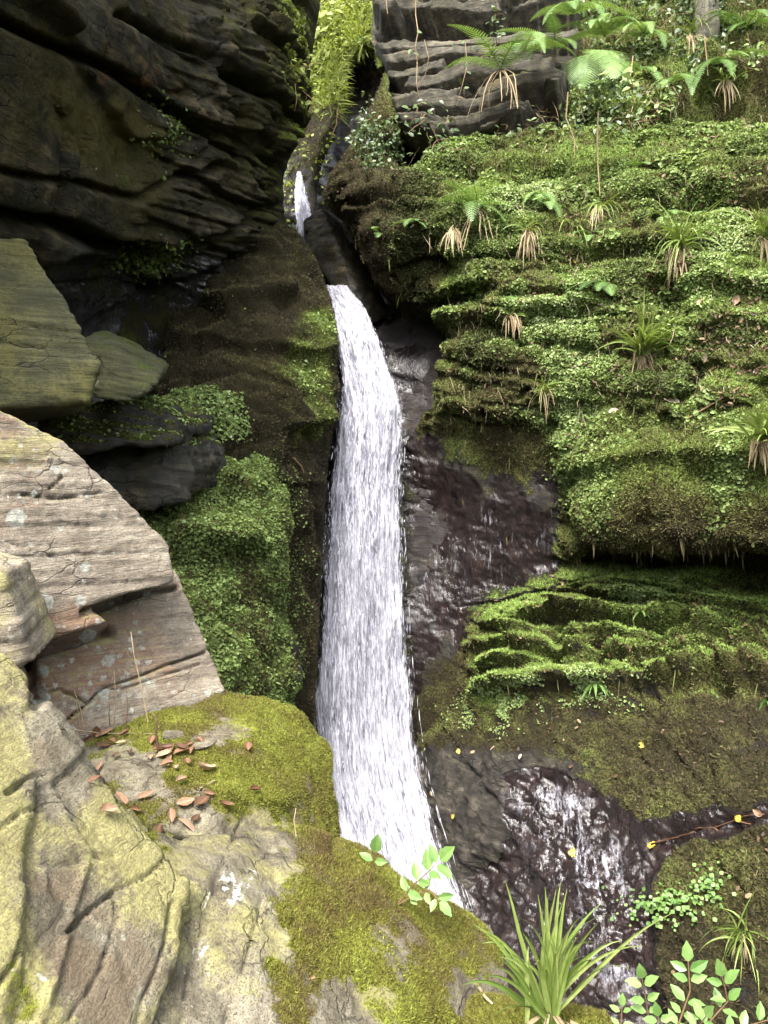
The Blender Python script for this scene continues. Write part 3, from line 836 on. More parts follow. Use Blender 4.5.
def u_disp(px, py, P):
    w = 3.5 * fbm(P * 1.1, 3, 170) + 2.0 * fbm(P * 4, 3, 171)
    y = py + 0.07 * (px - 430) + w
    r = np.full(px.shape, -0.26)
    for k, (a, b, amp) in enumerate(BEDS):
        q = P * 1.3 + k * 7.7
        f1, f2, c = worley(q, 172)
        am = amp * (0.9 + 0.9 * perlin(P * 1.1 + k * 5.3, 174)) + 0.05 * fbm(P * 3, 3, 173 + k)
        t = np.clip((y - a) / (b - a), 0, 1)
        on = sst(a - 0.8, a + 0.8, y) * sst(b + 0.8, b - 0.4, y)
        gate = sst(-0.22, -0.12, fbm(P * 1.6 + k * 3.1, 2, 190))
        r = np.maximum(r, on * gate * am * (1.0 - 0.30 * t) - (1 - on * gate) * 0.26)
    return r + 0.05 * fbm(P * 2, 3, 191) + 0.015 * fbm(P * 9, 3, 192)


def u_masks(px, py, V, N):
    n1, n2 = fbm(V * 1.4, 4, 193), fbm(V * 5, 4, 194)
    return dict(moss=-0.15 + 0.5 * n1 + 0.35 * sst(470, 560, px) + 0.5 * sst(0.5, 0.9, N[:, 2]) * (0.4 + n2), tint=0.5 + 0.6 * n2, rust=0.2 + 0.4 * n1, lichen=0.12 + 0.3 * n1, yellow=0.2 + 0.5 * n1, wet=0.1 + 0 * n1)


sheet('slate_stack', U_POLY, [(374, -400, 10.4), (590, -400, 9.3), (374, 0, 9.9), (470, 0, 9.3), (580, 0, 8.8), (400, 130, 8.8), (440, 150, 8.35), (500, 140, 8.15), (560, 130, 7.95), (386, 72, 9.3), (500, 70, 8.6), (570, 70, 8.2)],
      span(365, 365, 592, 592, 1.25, 20), span(-400, -30, 158, 158, 1.0, 14), u_disp, u_masks, M_SLATE, 9, 0.5, c=45)

# overhanging moss shelf
S_POLY = [(566, 470), (570, 440), (584, 424), (620, 410), (700, 398), (800, 392), (1100, 380), (1100, 560), (800, 556), (768, 553), (740, 548), (712, 556), (690, 552), (672, 560), (648, 550), (622, 552), (602, 546), (584, 540), (573, 515)]


def s_disp(px, py, P):
    return 0.10 * fbm(P * 0.9, 3, 150) + 0.13 * dome(P * 2.4, 151) + 0.07 * dome(P * 5.5, 152) + 0.025 * dome(P * 12, 153) + 0.02 * fbm(P * 18, 3, 154) \
        + ledge(px, py, [(560, 478), (620, 470), (700, 462), (800, 468)], 0.10, 36, 6 * fbm(P * 2, 2, 155))


def s_masks(px, py, V, N):
    n1, n2 = fbm(V * 1.3, 4, 156), fbm(V * 5, 4, 157)
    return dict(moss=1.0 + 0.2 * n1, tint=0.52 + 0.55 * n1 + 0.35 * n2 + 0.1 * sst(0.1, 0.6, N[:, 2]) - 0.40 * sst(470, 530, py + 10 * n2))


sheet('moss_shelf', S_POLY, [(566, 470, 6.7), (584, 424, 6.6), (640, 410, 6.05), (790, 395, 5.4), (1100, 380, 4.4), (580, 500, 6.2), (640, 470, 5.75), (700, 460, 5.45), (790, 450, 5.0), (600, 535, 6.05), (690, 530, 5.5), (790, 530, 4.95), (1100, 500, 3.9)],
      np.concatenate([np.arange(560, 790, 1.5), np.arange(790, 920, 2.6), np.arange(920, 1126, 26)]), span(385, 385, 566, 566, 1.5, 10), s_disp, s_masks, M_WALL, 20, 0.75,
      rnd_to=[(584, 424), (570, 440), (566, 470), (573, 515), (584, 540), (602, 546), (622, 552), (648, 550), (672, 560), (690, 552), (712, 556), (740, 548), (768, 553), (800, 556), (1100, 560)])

# unseen bank added behind the viewpoint to block low sky light
gth = np.radians(np.linspace(100, 262, 60)); gz = np.linspace(-1.2, 7.6, 30)
TH, ZZ = np.meshgrid(gth, gz)
rad = 7.0 + 0.35 * (ZZ - 2)
Vb = np.stack([rad * np.sin(TH), rad * np.cos(TH), ZZ], -1).reshape(-1, 3)
Vb = Vb * (1 + 0.12 * fbm(Vb * 0.5, 3, 196))[:, None] * np.array([1, 1, 0]) + Vb * np.array([0, 0, 1])
idx = np.arange(TH.size).reshape(TH.shape)
me = mesh_np('sky_block_bank', Vb, np.stack([idx[:-1, :-1], idx[:-1, 1:], idx[1:, 1:], idx[1:, :-1]], -1).reshape(-1, 4), dict(moss=np.full(len(Vb), 0.8), tint=np.full(len(Vb), 0.4)))
tag(link('sky_block_bank', me, M_WALL), kind='structure')

# ground and stream bed far below
me = mesh_np('ground', [(-120, -120, -1.2), (120, -120, -1.2), (120, 120, -1.2), (-120, 120, -1.2)], np.array([[0, 1, 2, 3]]))
tag(link('ground', me, M_WET), kind='structure')
# ------------------------------------------------------------------ separate rocks
BACK = np.array([0, 1.0, 0])


def slab(front, back, drop=0.0):
    f = np.concatenate([at(x, y, d) for x, y, d in front])
    return list(map(tuple, np.concatenate([f, f + np.array(back)])))


def pts(ps):
    return [tuple(at(x, y, d)[0]) for x, y, d in ps]


def groove(px, py, lines, wob):
    r = 0
    for ln, dep, wd in lines:
        d = pdist(px + wob * 1.6, py - wob * 1.3, ln)
        k = np.clip(0.8 + wob * 0.18, 0.15, 1.5)
        r = r - 1.0 * dep * k * np.exp(-(d / (wd * 0.62 * (0.5 + 0.5 * k))) ** 2)
    return r


# dark boulder jammed between the two falls
rock('boulder', 'dark wet boulder jammed in the cleft between the upper and main waterfall', 'boulder',
     [pts([(304, 222, 9.2), (322, 208, 9.2), (344, 218, 9.2), (360, 246, 9.0), (376, 282, 8.8), (388, 314, 8.8), (366, 326, 8.5), (340, 300, 8.5), (322, 272, 8.6), (308, 250, 8.7), (334, 240, 8.5), (356, 290, 8.4),
           (320, 240, 9.8), (380, 300, 9.6)])], 0.025, 6,
     lambda px, py, V, N: 0.05 * fbm(V * 2, 3, 200) + 0.03 * dome(V * 6, 201) + 0.02 * fbm(V * 14, 3, 202),
     lambda px, py, V, N: dict(wet=0.40 + 0.4 * fbm(V * 2, 3, 203), moss=0.25 + 0.6 * fbm(V * 3, 3, 204), tint=0.05 + 0 * px), M_DARK)

# olive slab on the left
OL = [(-120, 225, 3.15), (0, 235, 3.35), (28, 240, 3.4), (44, 274, 3.4), (100, 366, 3.42), (88, 402, 3.4), (0, 406, 3.2), (-120, 410, 3.0)]
rock('rock_slab', 'big olive green slab with a smooth sloping face and fine horizontal banding', 'rock', [slab(OL, (-0.62, 1.1, -0.05))], 0.014, 2,
     lambda px, py, V, N: 0.010 * strata(V, (0.08, 0.05, 1), 0.10, 210, 0.6, 1.2) + 0.006 * strata(V, (0.08, 0.05, 1), 0.03, 211, 0.6, 3) + 0.035 * fbm(V * 3, 4, 212) + 0.010 * strata(V, (0.08, 0.05, 1), 0.045, 218, 0.5, 4, 0.9) + 0.005 * fbm(V * 30, 3, 213),
     lambda px, py, V, N: dict(moss=0.18 + 0.5 * fbm(V * 2.2, 3, 214), tint=0.4 + fbm(V * 3, 3, 215), yellow=0.35 + 0.8 * fbm(V * 2.0, 3, 216), lichen=-0.05 + 0.3 * fbm(V * 4, 3, 217)), M_OLIVE)

LG = [(78, 340, 4.0), (112, 350, 4.05), (136, 366, 4.1), (158, 378, 4.1), (150, 392, 4.0), (128, 402, 3.95), (96, 398, 3.9), (80, 380, 3.9)]
rock('ledge_rock', 'small grey green slab poking out behind the olive slab', 'rock', [slab(LG, (-0.2, 0.9, 0.16))], 0.014, 2,
     lambda px, py, V, N: 0.022 * strata(V, (0.15, 0.1, 1), 0.09, 220, 0.4, 2.5, 0.9) + 0.008 * strata(V, (0.15, 0.1, 1), 0.03, 225, 0.4, 4, 0.8) + 0.02 * fbm(V * 3, 3, 221) + 0.006 * fbm(V * 20, 3, 222),
     lambda px, py, V, N: dict(moss=0.25 + 0.5 * fbm(V * 3, 3, 223) + 0.2 * N[:, 2], tint=0.5 + 0 * px, lichen=0.2 + 0.4 * fbm(V * 4, 3, 224), yellow=0.2 + 0 * px), M_OLIVE)

LD = [(40, 420, 4.3), (120, 405, 4.5), (160, 415, 4.7), (180, 432, 4.75), (172, 444, 4.6), (110, 446, 4.3), (40, 450, 4.2)]
LD2 = [(60, 436, 4.6), (150, 432, 4.8), (186, 446, 4.9), (196, 470, 4.8), (188, 498, 4.75), (150, 506, 4.6), (60, 500, 4.4)]
rock('dark_rock', 'dark blocky rock with a moss topped ledge wedged under the olive slab', 'rock', [slab(LD, (0, 0.9, 0.08)), slab(LD2, (0, 0.9, 0.05))], 0.016, 2,
     lambda px, py, V, N: 0.03 * strata(V, (0.1, 0.1, 1), 0.13, 230, 0.4, 2.5, 0.9) + 0.008 * strata(V, (0.1, 0.1, 1), 0.035, 234, 0.4, 4, 0.8) + 0.03 * fbm(V * 3, 3, 231) + 0.05 * (worley(V * 3.5, 235)[2] - 0.5) + 0.01 * fbm(V * 14, 3, 232),
     lambda px, py, V, N: dict(moss=-0.1 + 0.4 * fbm(V * 3, 3, 233) + 1.1 * sst(0.25, 0.7, N[:, 2]) * sst(452, 440, py), tint=0.55 + 0.5 * fbm(V * 4, 3, 234), wet=0.45 + 0 * px), M_DARK)

# big pale slab: an upper bed lying over a lower one
D1A = [(-160, 385, 1.85), (0, 412, 2.1), (62, 443, 2.25), (118, 492, 2.35), (166, 543, 2.45), (174, 581, 2.45), (136, 589, 2.36), (84, 604, 2.25), (-20, 655, 2.0), (-160, 660, 1.8)]
D1B = [(-20, 555, 2.02), (84, 602, 2.25), (109, 623, 2.28), (70, 632, 2.18), (36, 642, 2.1), (10, 670, 2.05), (-60, 680, 1.98)]
D2 = [(0, 590, 2.42), (100, 570, 2.58), (174, 572, 2.66), (196, 628, 2.64), (226, 692, 2.62), (160, 750, 2.45), (60, 760, 2.28), (10, 700, 2.20)]
CR = [([(20, 654), (40, 650), (72, 641), (109, 631)], 0.10, 9), ([(84, 612), (130, 597), (174, 589)], 0.09, 5), ([(24, 650), (30, 672), (38, 700)], 0.09, 9), ([(64, 722), (86, 706), (100, 690), (135, 678), (170, 664), (206, 652)], 0.045, 1.8), ([(30, 700), (60, 690), (88, 704)], 0.03, 2.2), ([(18, 495), (60, 498), (104, 492)], 0.022, 1.3), ([(50, 488), (62, 478)], 0.02, 1.5),
      ([(0, 540), (50, 556), (80, 552)], 0.008, 1.2), ([(110, 690), (125, 688), (200, 664)], 0.02, 1.5), ([(60, 520), (110, 530), (160, 528)], 0.005, 1.0)]


def d_disp(px, py, V, N):
    nb = (0.10, 0.03, 1)
    w = 3 * fbm(V * 7, 3, 240)
    r = 0.006 * strata(V, nb, 0.09, 241, 0.4, 1.6) + 0.0045 * strata(V, nb, 0.028, 242, 0.6, 3.0) + 0.014 * fbm(V * 1.8, 3, 243) + 0.004 * fbm(V * 14, 4, 244) + 0.0025 * fbm(V * 45, 2, 245)
    return r + groove(px, py, CR, w)


def d_masks(px, py, V, N):
    n1, n2 = fbm(V * 2.5, 4, 246), fbm(V * 8, 4, 247)
    low = sst(590, 620, py)
    top = sst(0.35, 0.75, N[:, 2])
    lich = 0.38 + 0.6 * n1 + 0.35 * np.exp(-((px - 75) / 45) ** 2 - ((py - 548) / 22) ** 2) + 0.35 * np.exp(-((px - 130) / 60) ** 2 - ((py - 700) / 30) ** 2)
    rust = 0.22 + 0.8 * n1 + 0.25 * np.exp(-((px - 140) / 30) ** 2 - ((py - 560) / 25) ** 2) + 0.2 * low
    yel = 0.08 + 0.35 * top + 0.5 * n1 + 0.35 * np.exp(-((px - 20) / 50) ** 2 - ((py - 450) / 22) ** 2)
    moss = -0.25 + 0.3 * n2 + 0.75 * np.exp(-((px - 185) / 45) ** 2 - ((py - 725) / 28) ** 2) + 0.3 * np.exp(-((px - 205) / 25) ** 2 - ((py - 690) / 30) ** 2)
    return dict(lichen=lich, rust=rust, yellow=yel, moss=moss, tint=0.45 + n2)


rock('pale_slab', 'large pale pinkish grey slab in two stepped beds with black cracks and lichen', 'rock',
     [slab(D1A, (-0.50, 0.7, -0.12)), slab(D1B, (-0.2, 0.22, 0.03)), slab(D2, (-0.35, 0.7, 0.0))], 0.0075, 1, d_disp, d_masks, M_PALE)

E = [(-80, 560, 1.75), (2, 575, 1.8), (12, 600, 1.82), (22, 640, 1.82), (34, 660, 1.85), (14, 672, 1.8), (-80, 690, 1.7)]
rock('block_rock', 'small lichen spotted block at the edge in front of the pale slab', 'rock', [slab(E, (-0.05, 0.25, 0.0))], 0.008, 2,
     lambda px, py, V, N: 0.012 * strata(V, (0.1, 0, 1), 0.06, 250, 0.5, 2) + 0.02 * fbm(V * 4, 3, 251) + 0.003 * fbm(V * 40, 2, 252),
     lambda px, py, V, N: dict(lichen=0.35 + 0.5 * fbm(V * 4, 3, 253), yellow=0.45 + 0.6 * fbm(V * 4, 3, 254), rust=0.35 + 0.6 * fbm(V * 3, 3, 255), moss=-0.3 + 0 * px, tint=0.4 + 0 * px), M_PALE)

# mossy outcrop in the foreground: ledge and long shoulder
A1 = pts([(40, 742, 2.35), (225, 692, 2.66), (262, 699, 2.66), (292, 716, 2.65), (318, 752, 2.6), (326, 775, 2.55), (322, 800, 2.5), (334, 830, 2.42), (333, 856, 2.32), (300, 900, 2.0), (205, 836, 1.78),
          (100, 815, 1.8), (280, 806, 2.1), (60, 1050, 2.3), (330, 1000, 2.45), (240, 1000, 2.95), (318, 900, 2.6)])
A2 = pts([(334, 856, 2.32), (372, 868, 2.27), (402, 892, 2.2), (440, 913, 2.15), (472, 926, 2.1), (494, 946, 2.0), (508, 976, 1.9), (514, 1024, 1.8), (520, 1120, 1.7), (205, 836, 1.76), (150, 840, 1.60), (190, 885, 1.49), (160, 960, 1.29),
          (130, 1120, 1.02), (400, 1120, 1.38), (340, 930, 1.85), (285, 820, 2.05), (334, 1120, 2.5), (480, 1120, 2.2)])
A3 = pts([(296, 716, 2.6), (320, 752, 2.62), (325, 775, 2.56), (330, 800, 2.45), (300, 800, 2.3), (310, 790, 2.8), (280, 760, 2.5)])
FCR = [([(20, 654), (40, 650), (72, 641), (109, 631)], 0.10, 9), ([(84, 612), (130, 597), (174, 589)], 0.09, 5), ([(24, 650), (30, 672), (38, 700)], 0.09, 9), ([(245, 815), (215, 880), (200, 940), (180, 1024)], 0.012, 3), ([(350, 905), (385, 935), (430, 1000)], 0.014, 5), ([(258, 900), (240, 985), (222, 1030)], 0.012, 2.5), ([(330, 845), (337, 870), (352, 900)], 0.02, 5)]


def a_disp(px, py, V, N):
    n2 = fbm(V * 6, 3, 264)
    m = a_moss(px, py, V, N)
    r = 0.05 * fbm(V * 1.7, 3, 260) + 0.028 * fbm(V * 5, 4, 261)
    r = r + m * (0.018 * dome(V * 7, 262) + 0.010 * dome(V * 18, 263) + 0.004 * fbm(V * 60, 2, 265))
    r = r + (1 - m) * (0.012 * strata(V, (0.75, 0.2, 0.65), 0.09, 266, 0.4, 2.2, 0.8) + 0.006 * strata(V, (0.75, 0.2, 0.65), 0.028, 267, 0.5, 5, 0.8) + 0.003 * fbm(V * 40, 3, 268))
    r = r + groove(px, py, FCR, 4 * n2)
    for ln, a, h in (([(60, 772), (110, 776), (165, 790), (196, 778)], 0.02, 40), ([(150, 806), (200, 800), (262, 806), (292, 806)], 0.015, 25)):
        r = r + ledge(px, py, ln, a, h, 3 * n2)
    return r


A_BARE = [(60, 735), (120, 735), (170, 762), (165, 792), (130, 788), (70, 770)]
A_BARE2 = [(190, 808), (240, 800), (272, 806), (292, 836), (296, 870), (275, 905), (260, 960), (285, 1040), (100, 1040), (150, 940), (140, 850)]


def a_moss(px, py, V, N):
    n1, n2 = fbm(V * 4, 4, 270), fbm(V * 14, 3, 271)
    w = 26 * n1 + 22 * n2 + 14 * fbm(V * 45, 2, 276)
    b = area(px, py, A_BARE, 12, w) * 0.75 + area(px, py, A_BARE2, 22, w) + 0.8 * area(px, py, [(352, 920), (372, 915), (400, 945), (415, 985), (400, 990), (370, 950)], 8, w * 0.6) + 0.7 * area(px, py, [(255, 925), (290, 930), (290, 965), (262, 960)], 6, w * 0.5)
    b = b + 0.8 * area(px, py, [(330, 985), (380, 975), (420, 1040), (300, 1040)], 10, w) + 0.6 * area(px, py, [(190, 728), (240, 720), (250, 740), (190, 742)], 6, w * 0.6) + 0.7 * area(px, py, [(462, 980), (512, 970), (520, 1040), (465, 1040)], 10, w)
    return np.clip(1 - b * (0.75 + 0.5 * n1), 0, 1)


def a_masks(px, py, V, N):
    n1, n2 = fbm(V * 4, 4, 272), fbm(V * 12, 3, 273)
    m = a_moss(px, py, V, N)
    tint = 0.55 + 1.3 * n1 + 0.7 * n2 - 0.45 * area(px, py, [(322, 800), (334, 832), (334, 872), (312, 872), (300, 840)], 8, 8 * n1) + 0.2 * area(px, py, [(240, 720), (325, 760), (325, 840), (270, 790)], 20)
    tint = tint - 0.5 * np.exp(-((px - 362) / 20) ** 2 - ((py - 902) / 12) ** 2) * (1 + 2 * n2)
    lich = 0.05 + 0.3 * n1 + 0.40 * np.exp(-((px - 238) / 26) ** 2 - ((py - 880) / 34) ** 2) + 0.38 * np.exp(-((px - 205) / 22) ** 2 - ((py - 945) / 45) ** 2) + 0.4 * np.exp(-((px - 160) / 40) ** 2 - ((py - 990) / 30) ** 2)
    lich = lich + 0.3 * perlin(V @ np.array([[22, 3, 3], [3, 8, 3], [4, 3, 8]]), 275)
    yel = 0.36 + 0.9 * n1 + 0.40 * np.exp(-((px - 175) / 35) ** 2 - ((py - 890) / 40) ** 2)
    rust = 0.15 + 0.6 * n1 + 0.4 * np.exp(-((px - 110) / 60) ** 2 - ((py - 1000) / 40) ** 2)
    stk = np.exp(-((px - 236) / 26) ** 2 - ((py - 882) / 36) ** 2) + np.exp(-((px - 204) / 16) ** 2 - ((py - 940) / 50) ** 2) + 0.8 * np.exp(-((px - 150) / 40) ** 2 - ((py - 985) / 40) ** 2)
    chalk = -0.1 + 0.50 * np.clip(stk, 0, 1) + 0.7 * np.clip(stk, 0, 1) * (perlin(np.stack([(px + 0.35 * py) / 4.0, py / 26.0, 0 * px], 1), 277) + 0.8 * n2)
    return dict(chalk=chalk, moss=m * (0.80 + 0.75 * n1) + 0.25 * n2, tint=tint, lichen=lich, yellow=yel, rust=rust)


rock('mossy_outcrop', 'broad foreground outcrop covered in yellow green moss with a bare grey streaked patch', 'rock', [A1, A2, A3], 0.0095, 5, a_disp, a_masks, M_FORE)

# big lichened boulder at the lower left
CB = pts([(-80, 640, 1.38), (0, 655, 1.48), (16, 668, 1.52), (66, 742, 1.56), (112, 800, 1.54), (140, 834, 1.5), (188, 880, 1.42), (176, 960, 1.26), (150, 1060, 1.08), (-80, 1060, 0.86), (-80, 850, 1.12), (60, 870, 1.28), (40, 940, 1.16),
          (30, 700, 1.9), (150, 850, 2.0), (150, 1100, 1.8)])
BCR = [([(20, 654), (40, 650), (72, 641), (109, 631)], 0.10, 9), ([(84, 612), (130, 597), (174, 589)], 0.09, 5), ([(24, 650), (30, 672), (38, 700)], 0.09, 9), ([(-10, 995), (6, 968), (14, 950)], 0.03, 5), ([(70, 930), (92, 908), (112, 892), (120, 888)], 0.028, 4), ([(118, 886), (150, 874), (178, 846)], 0.012, 3), ([(6, 795), (30, 778), (46, 776)], 0.02, 4), ([(120, 890), (118, 920), (100, 975), (60, 1030)], 0.012, 3),
       ([(-10, 840), (60, 858), (118, 852)], 0.010, 6), ([(0, 830), (22, 812), (48, 806)], 0.010, 3), ([(176, 900), (168, 940), (135, 1024)], 0.014, 3)]


def c_disp(px, py, V, N):
    w = 4 * fbm(V * 9, 3, 280)
    f1, f2, c = worley(V * 3.2, 281)
    g1, g2, gc = worley(V * np.array([9.0, 9.0, 9.0]) @ np.array([[0.8, 0, -0.5], [0, 1, 0], [0.25, 0, 0.4]]), 288)
    r = 0.03 * fbm(V * 2.2, 3, 282) + 0.024 * (c - 0.5) * sst(0.0, 0.04, f2 - f1) + 0.014 * (gc - 0.5) * sst(0, 0.06, g2 - g1) + 0.006 * fbm(V * 9, 3, 283) + 0.008 * strata(V, (0.6, 0.2, 0.75), 0.08, 284, 0.5, 2.5, 0.8) + 0.004 * strata(V, (0.6, 0.2, 0.75), 0.025, 289, 0.5, 5, 0.8) + 0.003 * fbm(V * 45, 3, 285)
    return r + groove(px, py, BCR, w)


def c_masks(px, py, V, N):
    n1, n2 = fbm(V * 4, 4, 286), fbm(V * 11, 3, 287)
    rust = 0.26 + 0.9 * n2 - 0.5 * n1 + 0.45 * np.exp(-((px - 90) / 55) ** 2 - ((py - 975) / 45) ** 2) + 0.2 * np.exp(-((px - 60) / 40) ** 2 - ((py - 890) / 20) ** 2)
    yel = 0.50 + 1.0 * n1 + 0.40 * np.exp(-((px - 110) / 45) ** 2 - ((py - 835) / 30) ** 2) - 0.5 * np.exp(-((px - 55) / 25) ** 2 - ((py - 770) / 40) ** 2) - 0.35 * np.exp(-((px - 100) / 50) ** 2 - ((py - 970) / 40) ** 2)
    lich = 0.12 + 0.4 * n1 + 0.30 * np.exp(-((px - 50) / 30) ** 2 - ((py - 770) / 40) ** 2) + 0.3 * np.exp(-((px - 40) / 50) ** 2 - ((py - 1000) / 40) ** 2)
    return dict(rust=rust, yellow=yel, lichen=lich, moss=-0.05 + 0.5 * n1 + 0.3 * area(px, py, [(0, 925), (60, 1010), (40, 1024), (0, 1024)], 8), tint=0.5 + n2)


rock('lichened_boulder', 'large yellow lichened boulder with dark cracks filling the near corner', 'boulder', [CB], 0.0075, 2, c_disp, c_masks, M_FORE)

A5 = pts([(476, 1000, 1.72), (530, 1018, 1.55), (575, 1016, 1.5), (604, 1020, 1.46), (625, 1045, 1.4), (620, 1130, 1.35), (440, 1130, 1.35), (560, 1100, 2.0), (470, 1100, 2.0)])
rock('moss_hummock', 'low moss cushion rock under the strap leaved grass clump', 'rock', [A5], 0.009, 4,
     lambda px, py, V, N: 0.02 * fbm(V * 4, 3, 290) + 0.015 * dome(V * 9, 291) + 0.006 * dome(V * 22, 292) + 0.004 * fbm(V * 60, 2, 293),
     lambda px, py, V, N: dict(moss=0.9 + 0.5 * fbm(V * 5, 3, 294), tint=0.5 + 0.8 * fbm(V * 8, 3, 295)), M_FORE)
# ------------------------------------------------------------------ scattered moss and small leaves
def pick(name, n, wfn, size_fix=True):
    V, N, Q, px, py, A = SHEETS[name]
    c = V[Q].mean(1)
    ar = np.linalg.norm(np.cross(V[Q[:, 2]] - V[Q[:, 0]], V[Q[:, 3]] - V[Q[:, 1]]), axis=1) * 0.5
    qx, qy = px[Q].mean(1), py[Q].mean(1)
    nn = N[Q].mean(1)
    g = {k: v[Q].mean(1) for k, v in A.items() if hasattr(v, 'shape')}
    vis = (qx > -25) & (qx < 793 + 110 * (name in ('right_cliff', 'moss_shelf'))) & (qy > -40) & (qy < 1050)
    dist = np.linalg.norm(c - CAM, axis=1)
    w = np.clip(wfn(qx, qy, c, nn, g), 0, None) * ar / dist ** 1.2 * vis
    idx = RNG.choice(len(Q), n, p=w / w.sum())
    a, b = RNG.random(n)[:, None], RNG.random(n)[:, None]
    P = (V[Q[idx, 0]] * (1 - a) + V[Q[idx, 1]] * a) * (1 - b) + (V[Q[idx, 3]] * (1 - a) + V[Q[idx, 2]] * a) * b
    return P, nn[idx] / (np.linalg.norm(nn[idx], axis=1, keepdims=True) + 1e-9), {k: v[idx] for k, v in g.items()}, qx[idx], qy[idx]


def blades_np(P, N, length, width, lean, up=0.25):
    """One short pointed moss shoot per point."""
    n = len(P)
    d = unit(N + RNG.normal(0, lean, (n, 3)) + np.array([0, 0, up]))
    s = unit(np.cross(d, RNG.normal(0, 1, (n, 3))))
    L = (length * (0.5 + RNG.random(n)))[:, None]
    w = (width * (0.6 + 0.8 * RNG.random(n)))[:, None]
    b = P - N * 0.002
    V = np.stack([b - s * w * 0.5, b + s * w * 0.5, b + d * L * 0.6 + s * w * 0.35, b + d * L], 1).reshape(-1, 3)
    Fq = (np.arange(n) * 4)[:, None] + np.array([0, 1, 2, 3])
    return V, Fq, 4


HEX = np.array([(-0.5, 0.0), (-0.28, 0.40), (0.2, 0.42), (0.55, 0.0), (0.2, -0.42), (-0.28, -0.40)])


def leaves_np(P, N, size, up=0.5, tilt=0.6, lift=0.6, asp=0.85):
    n = len(P)
    nn = unit(N * 0.6 + np.array([0, 0, up]) + RNG.normal(0, tilt, (n, 3)))
    u = unit(np.cross(nn, RNG.normal(0, 1, (n, 3)))); v = np.cross(nn, u)
    s = (size * (0.55 + 0.9 * RNG.random(n)))[:, None]
    b = P + N * s * lift * RNG.random(n)[:, None]
    V = np.stack([b + u * s * hx + v * s * hy * asp + nn * s * (0.25 * abs(hy)) for hx, hy in HEX], 1).reshape(-1, 3)
    Fq = (np.arange(n) * 6)[:, None]
    return V, [Fq + np.array([0, 1, 2, 3]), Fq + np.array([0, 3, 4, 5])], 6


def stuff(name, label, parts, mat):
    Vs, Fs, vs, o = [], [], [], 0
    for V, Fq, k, var in parts:
        for f in (Fq if isinstance(Fq, list) else [Fq]):
            Fs.append(f + o)
        Vs.append(V); vs.append(np.repeat(var, k)); o += len(V)
    me = mesh_np(name, np.concatenate(Vs), Fs, dict(var=np.concatenate(vs)), smooth=False)
    return tag(link(name, me, mat), label, None, None, 'stuff')


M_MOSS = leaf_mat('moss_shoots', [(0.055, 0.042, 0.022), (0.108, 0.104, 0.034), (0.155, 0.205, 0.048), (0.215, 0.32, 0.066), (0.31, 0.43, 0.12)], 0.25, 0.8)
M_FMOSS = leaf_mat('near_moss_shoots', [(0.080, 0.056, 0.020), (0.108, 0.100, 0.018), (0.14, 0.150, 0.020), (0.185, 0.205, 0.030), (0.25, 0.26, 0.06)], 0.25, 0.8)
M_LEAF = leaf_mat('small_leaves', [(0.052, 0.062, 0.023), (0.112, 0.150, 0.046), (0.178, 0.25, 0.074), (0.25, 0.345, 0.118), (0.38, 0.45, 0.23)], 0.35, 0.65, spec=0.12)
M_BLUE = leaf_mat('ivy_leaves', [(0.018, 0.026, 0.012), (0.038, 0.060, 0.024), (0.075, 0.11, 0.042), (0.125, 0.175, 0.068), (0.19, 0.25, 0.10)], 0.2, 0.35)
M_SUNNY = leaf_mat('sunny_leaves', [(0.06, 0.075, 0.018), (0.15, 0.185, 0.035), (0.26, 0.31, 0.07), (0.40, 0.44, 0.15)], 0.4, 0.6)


def rw(qx, qy, c, n, g):
    return np.clip(g['moss'] - 0.45, 0, 0.6) * (0.75 + 0.4 * np.clip(g['tint'], 0, 1)) * (1 + 0.6 * n[:, 2])


def vv(g, k=0.75, r=0.16, off=0.0):
    t = g['tint']
    return np.clip(off + k * t + RNG.normal(0, r, len(t)), 0, 1)


parts = []
for nm, n, L in (('right_cliff', 260000, 0.024), ('moss_shelf', 70000, 0.022), ('mossy_buttress', 60000, 0.02), ('fern_bank', 30000, 0.018), ('gully_slope', 4000, 0.04)):
    P, N, g, qx, qy = pick(nm, n, rw)
    V, Fq, k = blades_np(P, N, L, L * 0.45, 0.55)
    parts.append((V, Fq, k, vv(g, 0.72, 0.13, -0.03 if nm != 'mossy_buttress' else -0.05)))
stuff('moss', 'shaggy green and brown moss covering the wet rock faces', parts, M_MOSS)

parts = []
for nm, n in (('mossy_outcrop', 300000), ('moss_hummock', 40000)):
    P, N, g, qx, qy = pick(nm, n, lambda qx, qy, c, n_, g: np.clip(g['moss'] - 0.35, 0, 0.4) * (0.35 + sst(-0.25, 0.1, fbm(c * 9, 3, 319))))
    V, Fq, k = blades_np(P, N, 0.0075, 0.0034, 0.6)
    parts.append((V, Fq, k, vv(g, 0.55, 0.16, 0.08)))
stuff('near_moss', 'yellow green moss coating the foreground outcrop', parts, M_FMOSS)


def patchw(scale, seed, lo, hi):
    def f(qx, qy, c, n, g):
        p = sst(lo, hi, fbm(c * scale, 3, seed))
        hills = area(qx, qy, [(420, 140), (560, 120), (700, 130), (930, 120), (930, 540), (600, 540), (560, 470), (440, 330), (400, 230)], 20)
        return p * np.clip(g['moss'] - 0.3, 0, 0.6) * hills
    return f


